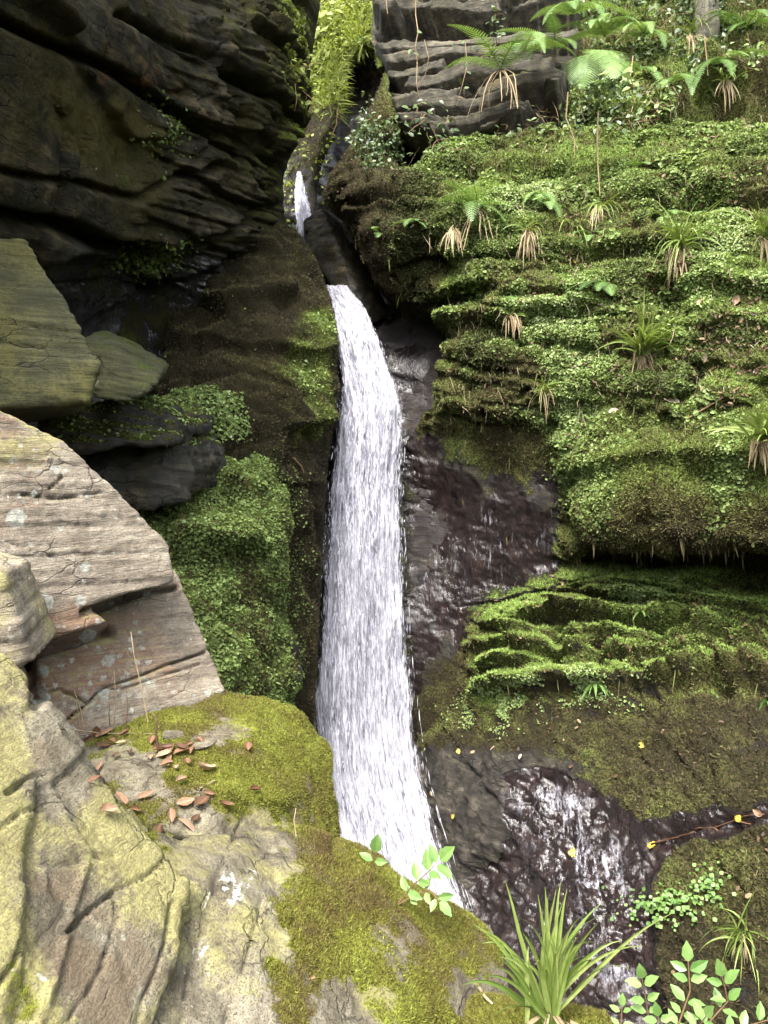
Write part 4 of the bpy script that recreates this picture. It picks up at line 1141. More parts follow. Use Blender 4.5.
parts = []
P, N, g, qx, qy = pick('right_cliff', 150000, patchw(1.3, 300, -0.06, 0.16))
V, Fq, k = leaves_np(P, N, 0.018, up=0.4, tilt=0.75, lift=1.0); parts.append((V, Fq, k, np.clip(vv(g, 0.5, 0.17, 0.16) + 0.9 * fbm(P * 1.3, 2, 305), 0, 1)))
P, N, g, qx, qy = pick('right_cliff', 12000, patchw(1.2, 301, 0.05, 0.3))
V, Fq, k = leaves_np(P, N, 0.034); parts.append((V, Fq, k, np.clip(vv(g, 0.4, 0.25, 0.2) + 0.8 * fbm(P * 0.9, 2, 306), 0, 1)))
P, N, g, qx, qy = pick('right_cliff', 5000, lambda qx, qy, c, n, g: sst(-0.05, 0.25, fbm(c * 4, 3, 313)) * (np.exp(-((qx - 500) / 26) ** 2 - ((qy - 714) / 14) ** 2) + 0.4 * np.exp(-((qx - 570) / 60) ** 2 - ((qy - 692) / 12) ** 2) + np.exp(-((qx - 655) / 30) ** 2 - ((qy - 596) / 12) ** 2)) * 2)
V, Fq, k = leaves_np(P, N, 0.020); parts.append((V, Fq, k, np.clip(RNG.normal(0.78, 0.12, len(P)), 0, 1)))
P, N, g, qx, qy = pick('moss_shelf', 15000, lambda qx, qy, c, n, g: sst(0.0, 0.3, fbm(c * 1.6, 3, 302) + 0.35 * sst(640, 580, qx)) * sst(545, 480, qy))
V, Fq, k = leaves_np(P, N, 0.024); parts.append((V, Fq, k, vv(g, 0.5, 0.2, 0.2)))
P, N, g, qx, qy = pick('fern_bank', 34000, lambda qx, qy, c, n, g: np.clip(g['moss'] - 0.3, 0, 0.6) * (0.25 + sst(-0.1, 0.2, fbm(c * 2, 3, 303))))
V, Fq, k = leaves_np(P, N, 0.020); parts.append((V, Fq, k, np.clip(0.12 + 0.55 * g['tint'] + RNG.normal(0, 0.17, len(P)), 0, 1)))
P, N, g, qx, qy = pick('mossy_buttress', 5000, lambda qx, qy, c, n, g: area(qx, qy, [(160, 440), (165, 400), (200, 395), (235, 410), (240, 440), (200, 450)], 8) + 0.7 * np.clip(g['tint'] - 0.6, 0, 1) * sst(300, 330, qy))
V, Fq, k = leaves_np(P, N, 0.024); parts.append((V, Fq, k, np.clip(RNG.normal(0.55, 0.2, len(P)), 0, 1)))
P, N, g, qx, qy = pick('mossy_buttress', 9000, lambda qx, qy, c, n, g: sst(455, 500, qy) * sst(312, 284, qx) * sst(-0.2, 0.15, fbm(c * 3, 3, 317)) + 0.06 * sst(0.1, 0.3, fbm(c * 2, 3, 318)))
V, Fq, k = leaves_np(P, N, 0.019); parts.append((V, Fq, k, np.clip(RNG.normal(0.3, 0.2, len(P)), 0, 1)))
P, N, g, qx, qy = pick('left_cliff', 1500, lambda qx, qy, c, n, g: np.exp(-((qx - 162) / 14) ** 2 - ((qy - 255) / 16) ** 2) + 0.7 * np.exp(-((qx - 150) / 16) ** 2 - ((qy - 272) / 8) ** 2) + 0.25 * np.exp(-((qx - 160) / 14) ** 2 - ((qy - 130) / 20) ** 2))
V, Fq, k = leaves_np(P, N, 0.03); parts.append((V, Fq, k, np.clip(RNG.normal(0.35, 0.15, len(P)), 0, 1)))
P, N, g, qx, qy = pick('dark_rock', 2500, lambda qx, qy, c, n, g: np.clip(n[:, 2] - 0.3, 0, 1) * sst(452, 438, qy))
V, Fq, k = leaves_np(P, N, 0.018); parts.append((V, Fq, k, np.clip(RNG.normal(0.6, 0.2, len(P)), 0, 1)))
stuff('ground_cover', 'carpet of tiny round green leaves growing through the moss', parts, M_LEAF)

parts = []
P, N, g, qx, qy = pick('right_cliff', 9000, lambda qx, qy, c, n, g: sst(-0.1, 0.25, fbm(c * 1.6, 3, 310)) * (area(qx, qy, [(540, 70), (590, 0), (800, -20), (800, 90), (690, 90), (640, 140), (560, 140)], 14) + 0.5 * area(qx, qy, [(430, 130), (480, 110), (540, 130), (440, 165)], 8)
                                                            + 0.8 * area(qx, qy, [(352, 130), (372, 100), (392, 120), (400, 180), (365, 185)], 8)))
V, Fq, k = leaves_np(P, N, 0.038, up=0.3, tilt=0.7, lift=2.2); parts.append((V, Fq, k, np.clip(RNG.normal(0.5, 0.25, len(P)), 0, 1)))
stuff('ivy', 'blue green ivy leaves creeping over the upper right rock', parts, M_BLUE)

parts = []
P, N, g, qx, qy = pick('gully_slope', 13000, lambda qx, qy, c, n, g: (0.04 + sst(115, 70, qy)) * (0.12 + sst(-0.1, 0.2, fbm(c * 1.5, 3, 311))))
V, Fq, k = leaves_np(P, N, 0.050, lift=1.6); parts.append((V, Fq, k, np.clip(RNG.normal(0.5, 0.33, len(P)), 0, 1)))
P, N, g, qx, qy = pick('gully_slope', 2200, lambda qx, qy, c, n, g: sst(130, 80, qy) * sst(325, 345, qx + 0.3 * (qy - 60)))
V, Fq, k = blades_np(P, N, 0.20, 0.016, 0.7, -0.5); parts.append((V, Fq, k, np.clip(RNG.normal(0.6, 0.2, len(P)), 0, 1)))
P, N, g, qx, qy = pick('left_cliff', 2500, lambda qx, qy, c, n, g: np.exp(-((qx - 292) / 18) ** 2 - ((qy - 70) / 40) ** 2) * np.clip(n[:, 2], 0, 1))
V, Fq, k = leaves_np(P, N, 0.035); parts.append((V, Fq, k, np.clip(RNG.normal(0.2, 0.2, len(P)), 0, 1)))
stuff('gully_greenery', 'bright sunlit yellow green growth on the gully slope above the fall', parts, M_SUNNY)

# pale dead strands and rootlets trailing down the face
P, N, g, qx, qy = pick('right_cliff', 2600, lambda qx, qy, c, n, g: (sst(0.0, 0.25, fbm(c * 2.6, 3, 316)) * area(qx, qy, [(470, 60), (560, 10), (800, -20), (800, 300), (600, 310), (430, 310), (420, 160)], 20) + 0.3 * area(qx, qy, [(440, 300), (800, 300), (800, 420), (600, 420), (470, 440)], 20)) * (0.35 + (qy < 150)))
n = len(P)
L = (0.04 + 0.20 * RNG.random(n) ** 2.5)[:, None]
dn = unit(np.array([0, -0.35, -1.0]) + RNG.normal(0, 0.28, (n, 3)))
s = unit(np.cross(dn, RNG.normal(0, 1, (n, 3)))) * 0.0024
P = P + N * 0.04
mid_ = P + dn * L * 0.5 + RNG.normal(0, 0.012, (n, 3))
V = np.stack([P - s, P + s, mid_ + s, mid_ - s, P + dn * L + s * .4, P + dn * L - s * .4], 1).reshape(-1, 3)
b = (np.arange(n) * 6)[:, None]
stuff('dead_strands', 'pale dead strands and rootlets trailing down the mossy face', [(V, [b + np.array([0, 1, 2, 3]), b + np.array([3, 2, 4, 5])], 6, np.clip(RNG.normal(0.35, 0.25, n), 0, 1))],
      leaf_mat('dead_strands', [(0.06, 0.042, 0.026), (0.15, 0.115, 0.07), (0.27, 0.22, 0.14), (0.40, 0.34, 0.24)], 0.1, 0.8))

# dead leaf litter caught on the ledges
M_LITTER = leaf_mat('leaf_litter', [(0.035, 0.022, 0.014), (0.09, 0.055, 0.030), (0.17, 0.11, 0.06), (0.30, 0.23, 0.14)], 0.15, 0.7)
parts = []
P, N, g, qx, qy = pick('right_cliff', 3600, lambda qx, qy, c, n, g: sst(-0.05, 0.25, fbm(c * 2.2, 3, 315)) * np.clip(g['moss'] - 0.2, 0, 1) * (0.25 + area(qx, qy, [(560, 140), (800, 130), (800, 480), (600, 480)], 30)))
V, Fq, k = leaves_np(P, N, 0.034, lift=0.9, asp=0.6); parts.append((V, Fq, k, np.clip(RNG.normal(0.4, 0.25, len(P)), 0, 1)))
stuff('leaf_litter', 'brown scraps of dead leaves caught in the moss of the right rock face', parts, M_LITTER)

# moss beards under the shelf lip and other lips
P, N, g, qx, qy = pick('moss_shelf', 260, lambda qx, qy, c, n, g: sst(524, 546, qy) * sst(-0.05, 0.3, fbm(c * 3.5, 2, 312)))
n = len(P)
L = 0.04 + 0.13 * RNG.random(n) ** 3
dn = unit(np.array([0, -0.25, -1.0]) + RNG.normal(0, 0.15, (n, 3)))
s = unit(np.cross(dn, RNG.normal(0, 1, (n, 3))))
V = np.stack([P - s * 0.011, P + s * 0.011, P + dn * L[:, None] * .6 + s * 0.005, P + dn * L[:, None]], 1).reshape(-1, 3)
pr = [(V, (np.arange(n) * 4)[:, None] + np.arange(4), 4, np.clip(RNG.normal(0.05, 0.06, n), 0, 1))]
P, N, g, qx, qy = pick('right_cliff', 1100, lambda qx, qy, c, n, g: np.clip(0.15 - n[:, 2], 0, 1) * np.clip(g['moss'], 0, 1))
n = len(P)
L = 0.03 + 0.16 * RNG.random(n) ** 3
dn = unit(np.array([0, -0.2, -1.0]) + RNG.normal(0, 0.15, (n, 3)))
s = unit(np.cross(dn, RNG.normal(0, 1, (n, 3))))
V = np.stack([P - s * 0.005, P + s * 0.005, P + dn * L[:, None] * .6 + s * 0.005, P + dn * L[:, None]], 1).reshape(-1, 3)
pr.append((V, (np.arange(n) * 4)[:, None] + np.arange(4), 4, np.clip(RNG.normal(0.2, 0.15, n), 0, 1)))
stuff('hanging_moss', 'ragged brown moss beards hanging below the overhanging lips', pr, M_MOSS)

# ------------------------------------------------------------------ waterfall
def water_mat():
    m, nt = newmat('falling_water')
    u, v, e = attr(nt, 'across'), attr(nt, 'along'), attr(nt, 'solid')
    co = nd(nt, 'CombineXYZ', {0: mth(nt, 'MULTIPLY', u, 20), 1: mth(nt, 'MULTIPLY', v, 4.6), 2: attr(nt, 'layer')}).outputs[0]
    c2 = nd(nt, 'CombineXYZ', {0: mth(nt, 'MULTIPLY', u, 56), 1: mth(nt, 'MULTIPLY', v, 13), 2: attr(nt, 'layer')}).outputs[0]
    c3 = nd(nt, 'CombineXYZ', {0: mth(nt, 'MULTIPLY', u, 7), 1: mth(nt, 'MULTIPLY', v, 1.2), 2: attr(nt, 'layer')}).outputs[0]
    n1, n2, n3 = noise(nt, co, 1, 4, 0.6, 0.8), noise(nt, c2, 1, 3, 0.6, 0.6), noise(nt, c3, 1, 3, 0.6)
    k = mth(nt, 'ADD', mth(nt, 'MULTIPLY', n1, 0.5), mth(nt, 'ADD', mth(nt, 'MULTIPLY', n2, 0.3), mth(nt, 'MULTIPLY', n3, 0.35)))
    a = smr(nt, mth(nt, 'ADD', e, mth(nt, 'MULTIPLY', mth(nt, 'SUBTRACT', k, 0.57), 2.6)), 0.30, 0.72)
    col = mixc(nt, smr(nt, k, 0.45, 0.68), (0.15, 0.145, 0.19), (0.60, 0.595, 0.65))
    bp = nd(nt, 'Bump', {'Height': k, 'Strength': 0.7, 'Distance': 0.02})
    b = nd(nt, 'BsdfPrincipled', {'Base Color': col, 'Roughness': 0.35, 'Normal': bp.outputs[0], 'Specular IOR Level': 0.5})
    t = nd(nt, 'BsdfTranslucent', {'Color': (0.6, 0.6, 0.66, 1)})
    s = nd(nt, 'MixShader', {0: 0.25, 1: b.outputs[0], 2: t.outputs[0]})
    tr = nd(nt, 'BsdfTransparent')
    s2 = nd(nt, 'MixShader', {0: a, 1: tr.outputs[0], 2: s.outputs[0]})
    nd(nt, 'OutputMaterial', {0: s2.outputs[0]})
    return m


M_WATER = water_mat()


def fall(name, prof, nu, nv, bulge, layers, strands, label):
    """prof: rows (py, left px, right px, metres)."""
    Pf = np.array(prof, float)
    ys = np.linspace(Pf[0, 0], Pf[-1, 0], nv)
    t = np.linspace(0, 1, nv)
    xl, xr, dd = (np.interp(ys, Pf[:, 0], Pf[:, k]) for k in (1, 2, 3))
    ker = np.ones(15) / 15
    sm = lambda a: np.convolve(np.pad(a, 7, mode='edge'), ker, 'valid')
    xl, xr, dd = sm(xl), sm(xr), sm(dd)
    Vs, Fs, A, off = [], [], dict(across=[], along=[], solid=[], layer=[]), 0
    cl = at((xl + xr) / 2, ys, dd)
    al = np.concatenate([[0], np.cumsum(np.linalg.norm(np.diff(cl, axis=0), axis=1))])
    # water speeds up: streaks lengthen as it drops
    alw = 3.2 * np.sqrt(al + 0.6)
    for li in range(layers):
        u = np.linspace(-1, 1, nu)
        U, YI = np.meshgrid(u, np.arange(nv))
        Ux, YI = U.ravel(), YI.ravel()
        k = 1.0 - 0.07 * li
        q = np.stack([Ux * 2.2, alw[YI] * 1.1, np.full(Ux.shape, li * 9.1)], 1)
        q2 = np.stack([Ux * 9, alw[YI] * 2.2, np.full(Ux.shape, li * 5.3)], 1)
        nz, nz2 = fbm(q, 3, 320 + li), fbm(q2, 3, 330 + li)
        c0, hw = (xl + xr)[YI] / 2, (xr - xl)[YI] / 2
        edge_n = perlin(np.stack([np.sign(Ux) * 3, alw[YI] * 2.5, np.full(Ux.shape, li * 3.0)], 1), 340)
        X = c0 + hw * Ux * k * (1 + 0.10 * edge_n)
        D = dd[YI] - bulge * (1 - Ux ** 2) * (1 - 0.30 * li) - 0.10 * nz - 0.035 * nz2
        V = at(X, ys[YI], D)
        V[:, 2] += 0.05 * nz
        idx = np.arange(nu * nv).reshape(nv, nu)
        Fq = np.stack([idx[:-1, :-1], idx[:-1, 1:], idx[1:, 1:], idx[1:, :-1]], -1).reshape(-1, 4)
        Vs.append(V); Fs.append(Fq + off); off += len(V)
        tt = t[YI]
        sol = (0.84 - 0.24 * (li == 0)) * sst(-0.05, 0.34, 1 - np.abs(Ux)) + 0.02 - 0.20 * tt + 0.30 * sst(0.12, 0.0, tt) + 0.10 * (li == 2)
        A['across'].append(Ux * (xr - xl)[YI] / 90); A['along'].append(alw[YI] * 1.3); A['solid'].append(sol); A['layer'].append(np.full(len(V), li * 4.7))
    # separate strands and drops thrown off the sheet
    n = strands
    r = RNG.random(n) ** 0.75
    yi = (r * (nv - 1)).astype(int)
    uu = np.clip(RNG.normal(0, 0.42, n), -0.93, 0.93)
    sd_ = np.zeros(n)
    uu = np.where(sd_ == 1, np.sign(uu) * (0.80 + 0.20 * RNG.random(n) ** 2), uu)
    X = (xl + xr)[yi] / 2 + (xr - xl)[yi] / 2 * uu
    D = dd[yi] - bulge * np.clip(1 - uu ** 2, 0, 1) - 0.05 - 0.12 * RNG.random(n)
    P0 = at(X, ys[yi], D)
    j = np.minimum(yi + 3, nv - 1); jj = np.maximum(yi - 3, 0)
    tang = unit(cl[j] - cl[jj] + 1e-6) + RNG.normal(0, 0.05, (n, 3))
    Ls = (0.025 + 0.15 * RNG.random(n) ** 2 * (0.3 + r))[:, None]
    w = (0.002 + 0.004 * RNG.random(n))[:, None]
    sdv = unit(np.cross(tang, FWD + RNG.normal(0, 0.3, (n, 3))))
    nrm = unit(np.cross(sdv, tang))
    ring = [P0 - tang * Ls * .5, P0 - tang * Ls * .1 + sdv * w, P0 - tang * Ls * .1 - sdv * w * .5 + nrm * w, P0 - tang * Ls * .1 - sdv * w * .5 - nrm * w, P0 + tang * Ls * .5]
    V = np.stack(ring, 1).reshape(-1, 3)
    b = (np.arange(n) * 5)[:, None] + off
    T = np.concatenate([b + np.array(q) for q in ((0, 1, 2), (0, 2, 3), (0, 3, 1), (4, 2, 1), (4, 3, 2), (4, 1, 3))])
    Vs.append(V); Fs.append(T)
    A['across'].append(np.repeat(RNG.random(n), 5)); A['along'].append(np.repeat(RNG.random(n), 5)); A['solid'].append(np.full(n * 5, 2.0)); A['layer'].append(np.full(n * 5, 1.0))
    nq = sum(len(f) for f in Fs[:-1])
    me = mesh_np(name, np.concatenate(Vs), Fs, {k: np.concatenate(v) for k, v in A.items()}, smooth=np.arange(nq + len(T)) < nq)
    return tag(link(name, me, M_WATER), label, None, None, 'structure')


fall('waterfall', [(286, 320, 346, 8.55), (296, 324, 358, 8.35), (312, 328, 369, 8.15), (340, 334, 382, 7.95), (375, 337, 395, 7.85), (405, 335, 407, 7.8), (440, 331, 408, 7.75), (480, 326, 406, 7.72), (540, 321, 408, 7.66), (600, 316, 412, 7.6),
                   (660, 311, 416, 7.52), (720, 304, 424, 7.36), (780, 306, 434, 7.1), (830, 314, 448, 6.7), (905, 328, 476, 6.2), (960, 338, 488, 5.9), (1010, 345, 496, 5.7)],
     90, 620, 0.22, 3, 5200, 'white waterfall dropping down the cleft')
fall('upper_waterfall', [(172, 297, 301, 9.8), (186, 294, 305, 9.7), (200, 293, 309, 9.6), (220, 294, 315, 9.5), (236, 297, 311, 9.4), (252, 299, 308, 9.3), (276, 303, 316, 9.2), (292, 316, 340, 8.8)], 30, 200, 0.10, 2, 500, 'small white chute of water above the main fall')


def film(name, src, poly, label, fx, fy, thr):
    """Thin pale sheet over the rock: running water, with sheen put into its colour."""
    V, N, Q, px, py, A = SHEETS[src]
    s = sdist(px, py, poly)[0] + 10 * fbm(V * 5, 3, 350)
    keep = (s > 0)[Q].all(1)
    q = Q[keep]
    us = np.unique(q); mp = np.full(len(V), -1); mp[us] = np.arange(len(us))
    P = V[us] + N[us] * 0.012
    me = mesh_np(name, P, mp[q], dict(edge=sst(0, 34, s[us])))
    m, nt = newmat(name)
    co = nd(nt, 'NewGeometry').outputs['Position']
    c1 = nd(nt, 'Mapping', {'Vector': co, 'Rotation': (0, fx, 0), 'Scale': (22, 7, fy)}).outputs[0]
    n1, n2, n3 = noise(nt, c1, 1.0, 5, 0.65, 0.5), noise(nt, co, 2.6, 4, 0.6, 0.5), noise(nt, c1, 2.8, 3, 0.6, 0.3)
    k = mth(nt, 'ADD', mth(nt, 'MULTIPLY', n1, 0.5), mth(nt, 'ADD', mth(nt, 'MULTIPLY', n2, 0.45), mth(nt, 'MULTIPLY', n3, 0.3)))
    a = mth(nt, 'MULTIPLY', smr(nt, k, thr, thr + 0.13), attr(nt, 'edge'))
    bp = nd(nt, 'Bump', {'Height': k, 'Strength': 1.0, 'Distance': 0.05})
    b = nd(nt, 'BsdfPrincipled', {'Base Color': (0.42, 0.41, 0.47, 1), 'Roughness': 0.12, 'Normal': bp.outputs[0], 'Specular IOR Level': 0.6})  # pale base colour carries sky sheen and glints as well as white water
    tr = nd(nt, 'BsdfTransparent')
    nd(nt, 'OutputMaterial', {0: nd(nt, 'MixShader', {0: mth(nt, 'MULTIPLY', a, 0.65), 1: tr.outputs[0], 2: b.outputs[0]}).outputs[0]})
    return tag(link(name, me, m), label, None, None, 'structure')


film('stream_film', 'right_cliff', [(498, 776), (545, 766), (600, 792), (628, 830), (640, 862), (632, 905), (640, 940), (650, 1000), (600, 1000), (572, 940), (555, 900), (520, 860), (505, 820)], 'thin running water with pale sky glints painted in on the dark rock', -0.35, 5, 0.635)
film('sheen_trickle_film', 'right_cliff', [(470, 500), (500, 486), (555, 488), (560, 572), (520, 590), (470, 585), (415, 640), (410, 560)], 'pale painted sheen and trickles down the purple rock', 0.1, 3, 0.68)
film('shelf_sheen', 'left_cliff', [(140, 285), (185, 278), (196, 300), (150, 312), (130, 340), (150, 350), (120, 350), (120, 310)], 'pale film painted as wet shine on the dark rock shelf', 0.5, 4, 0.62)
# ------------------------------------------------------------------ plants
bpy.context.view_layer.update()
DG = bpy.context.evaluated_depsgraph_get()
SOFT = {'moss', 'near_moss', 'ground_cover', 'ivy', 'gully_greenery', 'hanging_moss', 'leaf_litter', 'dead_strands', 'waterfall', 'upper_waterfall', 'stream_film', 'sheen_trickle_film', 'shelf_sheen'}


def hit(px, py):
    """First rock surface in a given direction: point and normal."""
    o = Vector(CAM); d = Vector(at(px, py, 1.0)[0] - CAM).normalized()
    for _ in range(60):
        ok, loc, n, fi, ob, _m = SC.ray_cast(DG, o, d)
        if not ok:
            return Vector(at(px, py, 7.0)[0]), Vector((0, -1, 0.3)).normalized()
        if ob.name in SOFT:
            o = loc + d * 0.004
            continue
        if n.dot(d) > 0:
            n = -n
        return loc, n
    return loc, n


M_FERN = leaf_mat('fern_green', [(0.04, 0.085, 0.022), (0.085, 0.150, 0.040), (0.135, 0.22, 0.062), (0.205, 0.30, 0.10)], 0.3, 0.5)
M_DEAD = leaf_mat('dead_frond', [(0.05, 0.034, 0.020), (0.13, 0.092, 0.050), (0.24, 0.185, 0.105), (0.38, 0.31, 0.19)], 0.15, 0.8)
M_BLADE = leaf_mat('grass_blade', [(0.045, 0.075, 0.016), (0.09, 0.14, 0.028), (0.16, 0.22, 0.048), (0.28, 0.33, 0.11)], 0.3, 0.4)
M_BROAD = leaf_mat('broad_leaf', [(0.035, 0.085, 0.02), (0.075, 0.155, 0.036), (0.13, 0.225, 0.06), (0.22, 0.32, 0.11)], 0.3, 0.35)
M_STEM = leaf_mat('stem', [(0.05, 0.03, 0.015), (0.12, 0.07, 0.035), (0.20, 0.14, 0.07)], 0.0, 0.7)
M_FALLEN = leaf_mat('fallen_brown', [(0.055, 0.028, 0.016), (0.14, 0.070, 0.038), (0.23, 0.135, 0.082), (0.37, 0.27, 0.18)], 0.15, 0.65)
M_YELLOW = leaf_mat('fallen_yellow', [(0.32, 0.22, 0.03), (0.50, 0.38, 0.05), (0.60, 0.50, 0.14)], 0.25, 0.6)
M_PINKLEAF = leaf_mat('fallen_pale', [(0.28, 0.18, 0.12), (0.42, 0.31, 0.23), (0.52, 0.44, 0.34)], 0.2, 0.7)


class MB:
    def __init__(s):
        s.V, s.F, s.A = [], [], []

    def quad_strip(s, L, R, var):
        b = len(s.V)
        for l, r in zip(L, R):
            s.V += [tuple(l), tuple(r)]; s.A += [var, var]
        for i in range(len(L) - 1):
            s.F.append((b + 2 * i, b + 2 * i + 1, b + 2 * i + 3, b + 2 * i + 2))

    def poly(s, P, var):
        b = len(s.V)
        s.V += [tuple(p) for p in P]; s.A += [var] * len(P)
        s.F.append(tuple(range(b, b + len(P))))

    def tube(s, P, r0, r1, var, k=5):
        b = len(s.V); n = len(P)
        for i, p in enumerate(P):
            t = (P[min(i + 1, n - 1)] - P[max(i - 1, 0)]).normalized()
            a = t.orthogonal().normalized(); c = t.cross(a)
            r = r0 + (r1 - r0) * i / max(1, n - 1)
            for j in range(k):
                q = p + (a * math.cos(6.283 * j / k) + c * math.sin(6.283 * j / k)) * r
                s.V.append(tuple(q)); s.A.append(var)
        for i in range(n - 1):
            for j in range(k):
                s.F.append((b + i * k + j, b + i * k + (j + 1) % k, b + (i + 1) * k + (j + 1) % k, b + (i + 1) * k + j))
        s.F.append(tuple(b + (n - 1) * k + j for j in range(k)))

    def build(s, name, mat, parent=None, loc=None, smooth=False):
        me = bpy.data.meshes.new(name)
        me.from_pydata(s.V, [], s.F)
        a = me.attributes.new('var', 'FLOAT', 'POINT')
        a.data.foreach_set('value', np.clip(np.array(s.A, np.float32), 0, 1))
        if smooth:
            me.polygons.foreach_set('use_smooth', np.ones(len(me.polygons), bool))
        return link(name, me, mat, parent, loc)


def curve_pts(d, L, droop, n, wob=0.0, p0=Vector((0, 0, 0))):
    d = Vector(d).normalized()
    P = [p0.copy()]
    st = L / (n - 1)
    for i in range(1, n):
        d = (d + Vector((random.gauss(0, wob), random.gauss(0, wob), random.gauss(0, wob) - droop / (n - 1)))).normalized()
        P.append(P[-1] + d * st)
    return P


def frond(parent, d, L, droop, width, var, npin=15, name='frond', mat=None, facing=None):
    """One fern frond: stalk with paired toothed leaflets."""
    b = MB()
    P = curve_pts(d, L, droop, npin + 4, 0.035)
    up0 = Vector((0, 0, 1)) if facing is None else facing
    for i in range(len(P) - 1):
        t = (P[i + 1] - P[i]).normalized()
        s = t.cross(up0)
        s = s.normalized() if s.length > 1e-3 else Vector((1, 0, 0))
        w = 0.006 * (1 - i / len(P)) + 0.0015
        b.quad_strip([P[i] - s * w, P[i + 1] - s * w * 0.9], [P[i] + s * w, P[i + 1] + s * w * 0.9], var - 0.25)
        if i < 2:
            continue
        u = (i - 2) / (npin + 1)
        pl = width * (0.55 + 0.45 * min(1, u / 0.25)) * (1 - u) ** 0.75 + 0.004
        nrm = s.cross(t).normalized()
        for sg in (-1, 1):
            a = (s * sg * 0.93 + t * 0.42 + nrm * 0.08).normalized()
            pv = a.cross(nrm).normalized()
            m = 6 if pl > 0.05 else 4
            pw = 0.30 * L / npin
            Lp, Rp = [], []
            v2 = var + random.gauss(0, 0.09)
            for j in range(m + 1):
                q = j / m
                c = P[i] + a * pl * q - Vector((0, 0, 1)) * 0.22 * pl * q * q + t * pl * 0.12 * q * q
                ww = pw * (1 - q) ** 0.6 * (1.0 if j % 2 == 0 else 0.72) + 0.0008
                Lp.append(c - pv * ww); Rp.append(c + pv * ww)
            b.quad_strip(Lp, Rp, v2)
    return b.build(name, mat or M_FERN, parent)


def dead_strip(parent, d, L, w, var, name='dead_frond'):
    b = MB()
    P = curve_pts(d, L, 1.6, 8, 0.10)
    sd = Vector(d).cross(Vector((0, 0, 1)))
    sd = sd.normalized() if sd.length > 1e-3 else Vector((1, 0, 0))
    sd = (sd + Vector((random.gauss(0, .3), random.gauss(0, .3), 0))).normalized()
    b.quad_strip([p - sd * w * (1 - .7 * i / 7) for i, p in enumerate(P)], [p + sd * w * (1 - .7 * i / 7) for i, p in enumerate(P)], var)
    return b.build(name, M_DEAD, parent)


def fern(px, py, L, n, label, spread=1.0, droop=0.9, elev=0.5, dead=0, deadL=0.3, var=0.6, width=0.30, az0=0.0, group=None):
    p, nr = hit(px, py)
    if L > 0.5:
        p = p + nr * 0.12 + Vector((0, -0.15, 0))
    e = empty('fern', p + nr * 0.01, label, 'fern', group)
    out = Vector((nr.x, nr.y, 0)).normalized() if (nr.x or nr.y) else Vector((0, -1, 0))
    out = (out + Vector((0, -0.8, 0))).normalized()
    side = out.cross(Vector((0, 0, 1)))
    for k in range(n):
        a = az0 + ((k + 0.5) / n - 0.5) * 2 * spread + random.gauss(0, 0.12)
        d = out * math.cos(a) + side * -math.sin(a) + Vector((0, 0, elev * 0.75 + random.gauss(0, 0.15)))
        frond(e, d, L * random.uniform(0.7, 1.45), 1.6 * droop * random.uniform(0.6, 1.35), L * width, var - 0.15 + random.gauss(0, 0.16), npin=16 if L < 0.5 else 25)
    for k in range(dead):
        d = out * 0.5 + side * random.uniform(-0.55, 0.55) + Vector((0, 0, -0.2))
        dead_strip(e, d, deadL * random.uniform(0.6, 1.15), random.uniform(0.004, 0.012), random.uniform(0.25, 0.95))
    return e


fern(476, 208, 0.42, 6, 'pale fern above a long beard of dead brown fronds', 1.3, 1.1, 0.7, dead=11, deadL=0.52, var=0.8, width=0.34)
fern(506, 78, 0.75, 4, 'tall fern by the layered dark rock with a long skirt of dead stalks', 1.9, 1.0, 1.1, dead=16, deadL=0.70, var=0.92, width=0.20, az0=0.1)
fern(584, 78, 0.72, 3, 'broad pale fern frond drooping forward over the dark hollow', 0.5, 1.3, 0.45, dead=3, deadL=0.4, var=0.9, width=0.42)
fern(552, 52, 0.62, 5, 'arching fern below the top rock with fronds fanned to both sides', 1.7, 1.15, 0.9, dead=0, var=0.86, width=0.22)
fern(606, 52, 0.60, 6, 'high fern with long arching fronds in the ivy tangle', 1.6, 1.15, 0.9, var=0.95, width=0.22)
fern(640, 46, 0.55, 5, 'fern beside the pale trunk at the top of the cliff', 1.5, 1.15, 0.8, var=0.85, width=0.22)
fern(640, 74, 0.42, 5, 'bushy fern under the pale trunk', 1.5, 1.1, 0.6, var=0.7, width=0.3)
fern(532, 296, 0.30, 5, 'small pale fern right of the dark crack in the mossy wall', 1.4, 1.1, 0.5, dead=0, var=0.8, width=0.36)
fern(507, 298, 0.26, 4, 'little fern hanging over brown roots at the dark crack', 1.3, 1.1, 0.4, dead=8, deadL=0.26, var=0.7, width=0.36)
fern(470, 296, 0.25, 4, 'tiny fern on the ledge under the moss boulder', 1.2, 1.1, 0.4, var=0.72, width=0.36)
fern(548, 204, 0.28, 5, 'small fern on the mossy hump in the middle of the wall', 1.5, 1.0, 0.6, var=0.75, width=0.34)
fern(604, 286, 0.34, 6, 'dark green fern in a leafy nook below a hanging grass tuft', 1.6, 1.0, 0.5, var=0.5, width=0.32)
fern(668, 218, 0.24, 5, 'small yellowish fern among the tiny leaves', 1.5, 1.0, 0.6, var=0.9, width=0.36)
fern(722, 512, 0.30, 7, 'pale fern spreading on the overhanging moss shelf', 1.9, 0.9, 0.5, var=0.85, width=0.34)
fern(540, 196, 0.30, 4, 'fern with light fronds just above the mossy hump', 1.5, 1.0, 0.6, var=0.9, width=0.32)
fern(415, 222, 0.22, 4, 'sprig of fern on the brown moss boulder', 1.3, 1.1, 0.5, var=0.75, width=0.36)
fern(378, 232, 0.20, 3, 'single curled fern at the dark lip above the main waterfall', 1.2, 1.0, 0.5, var=0.85, width=0.34)
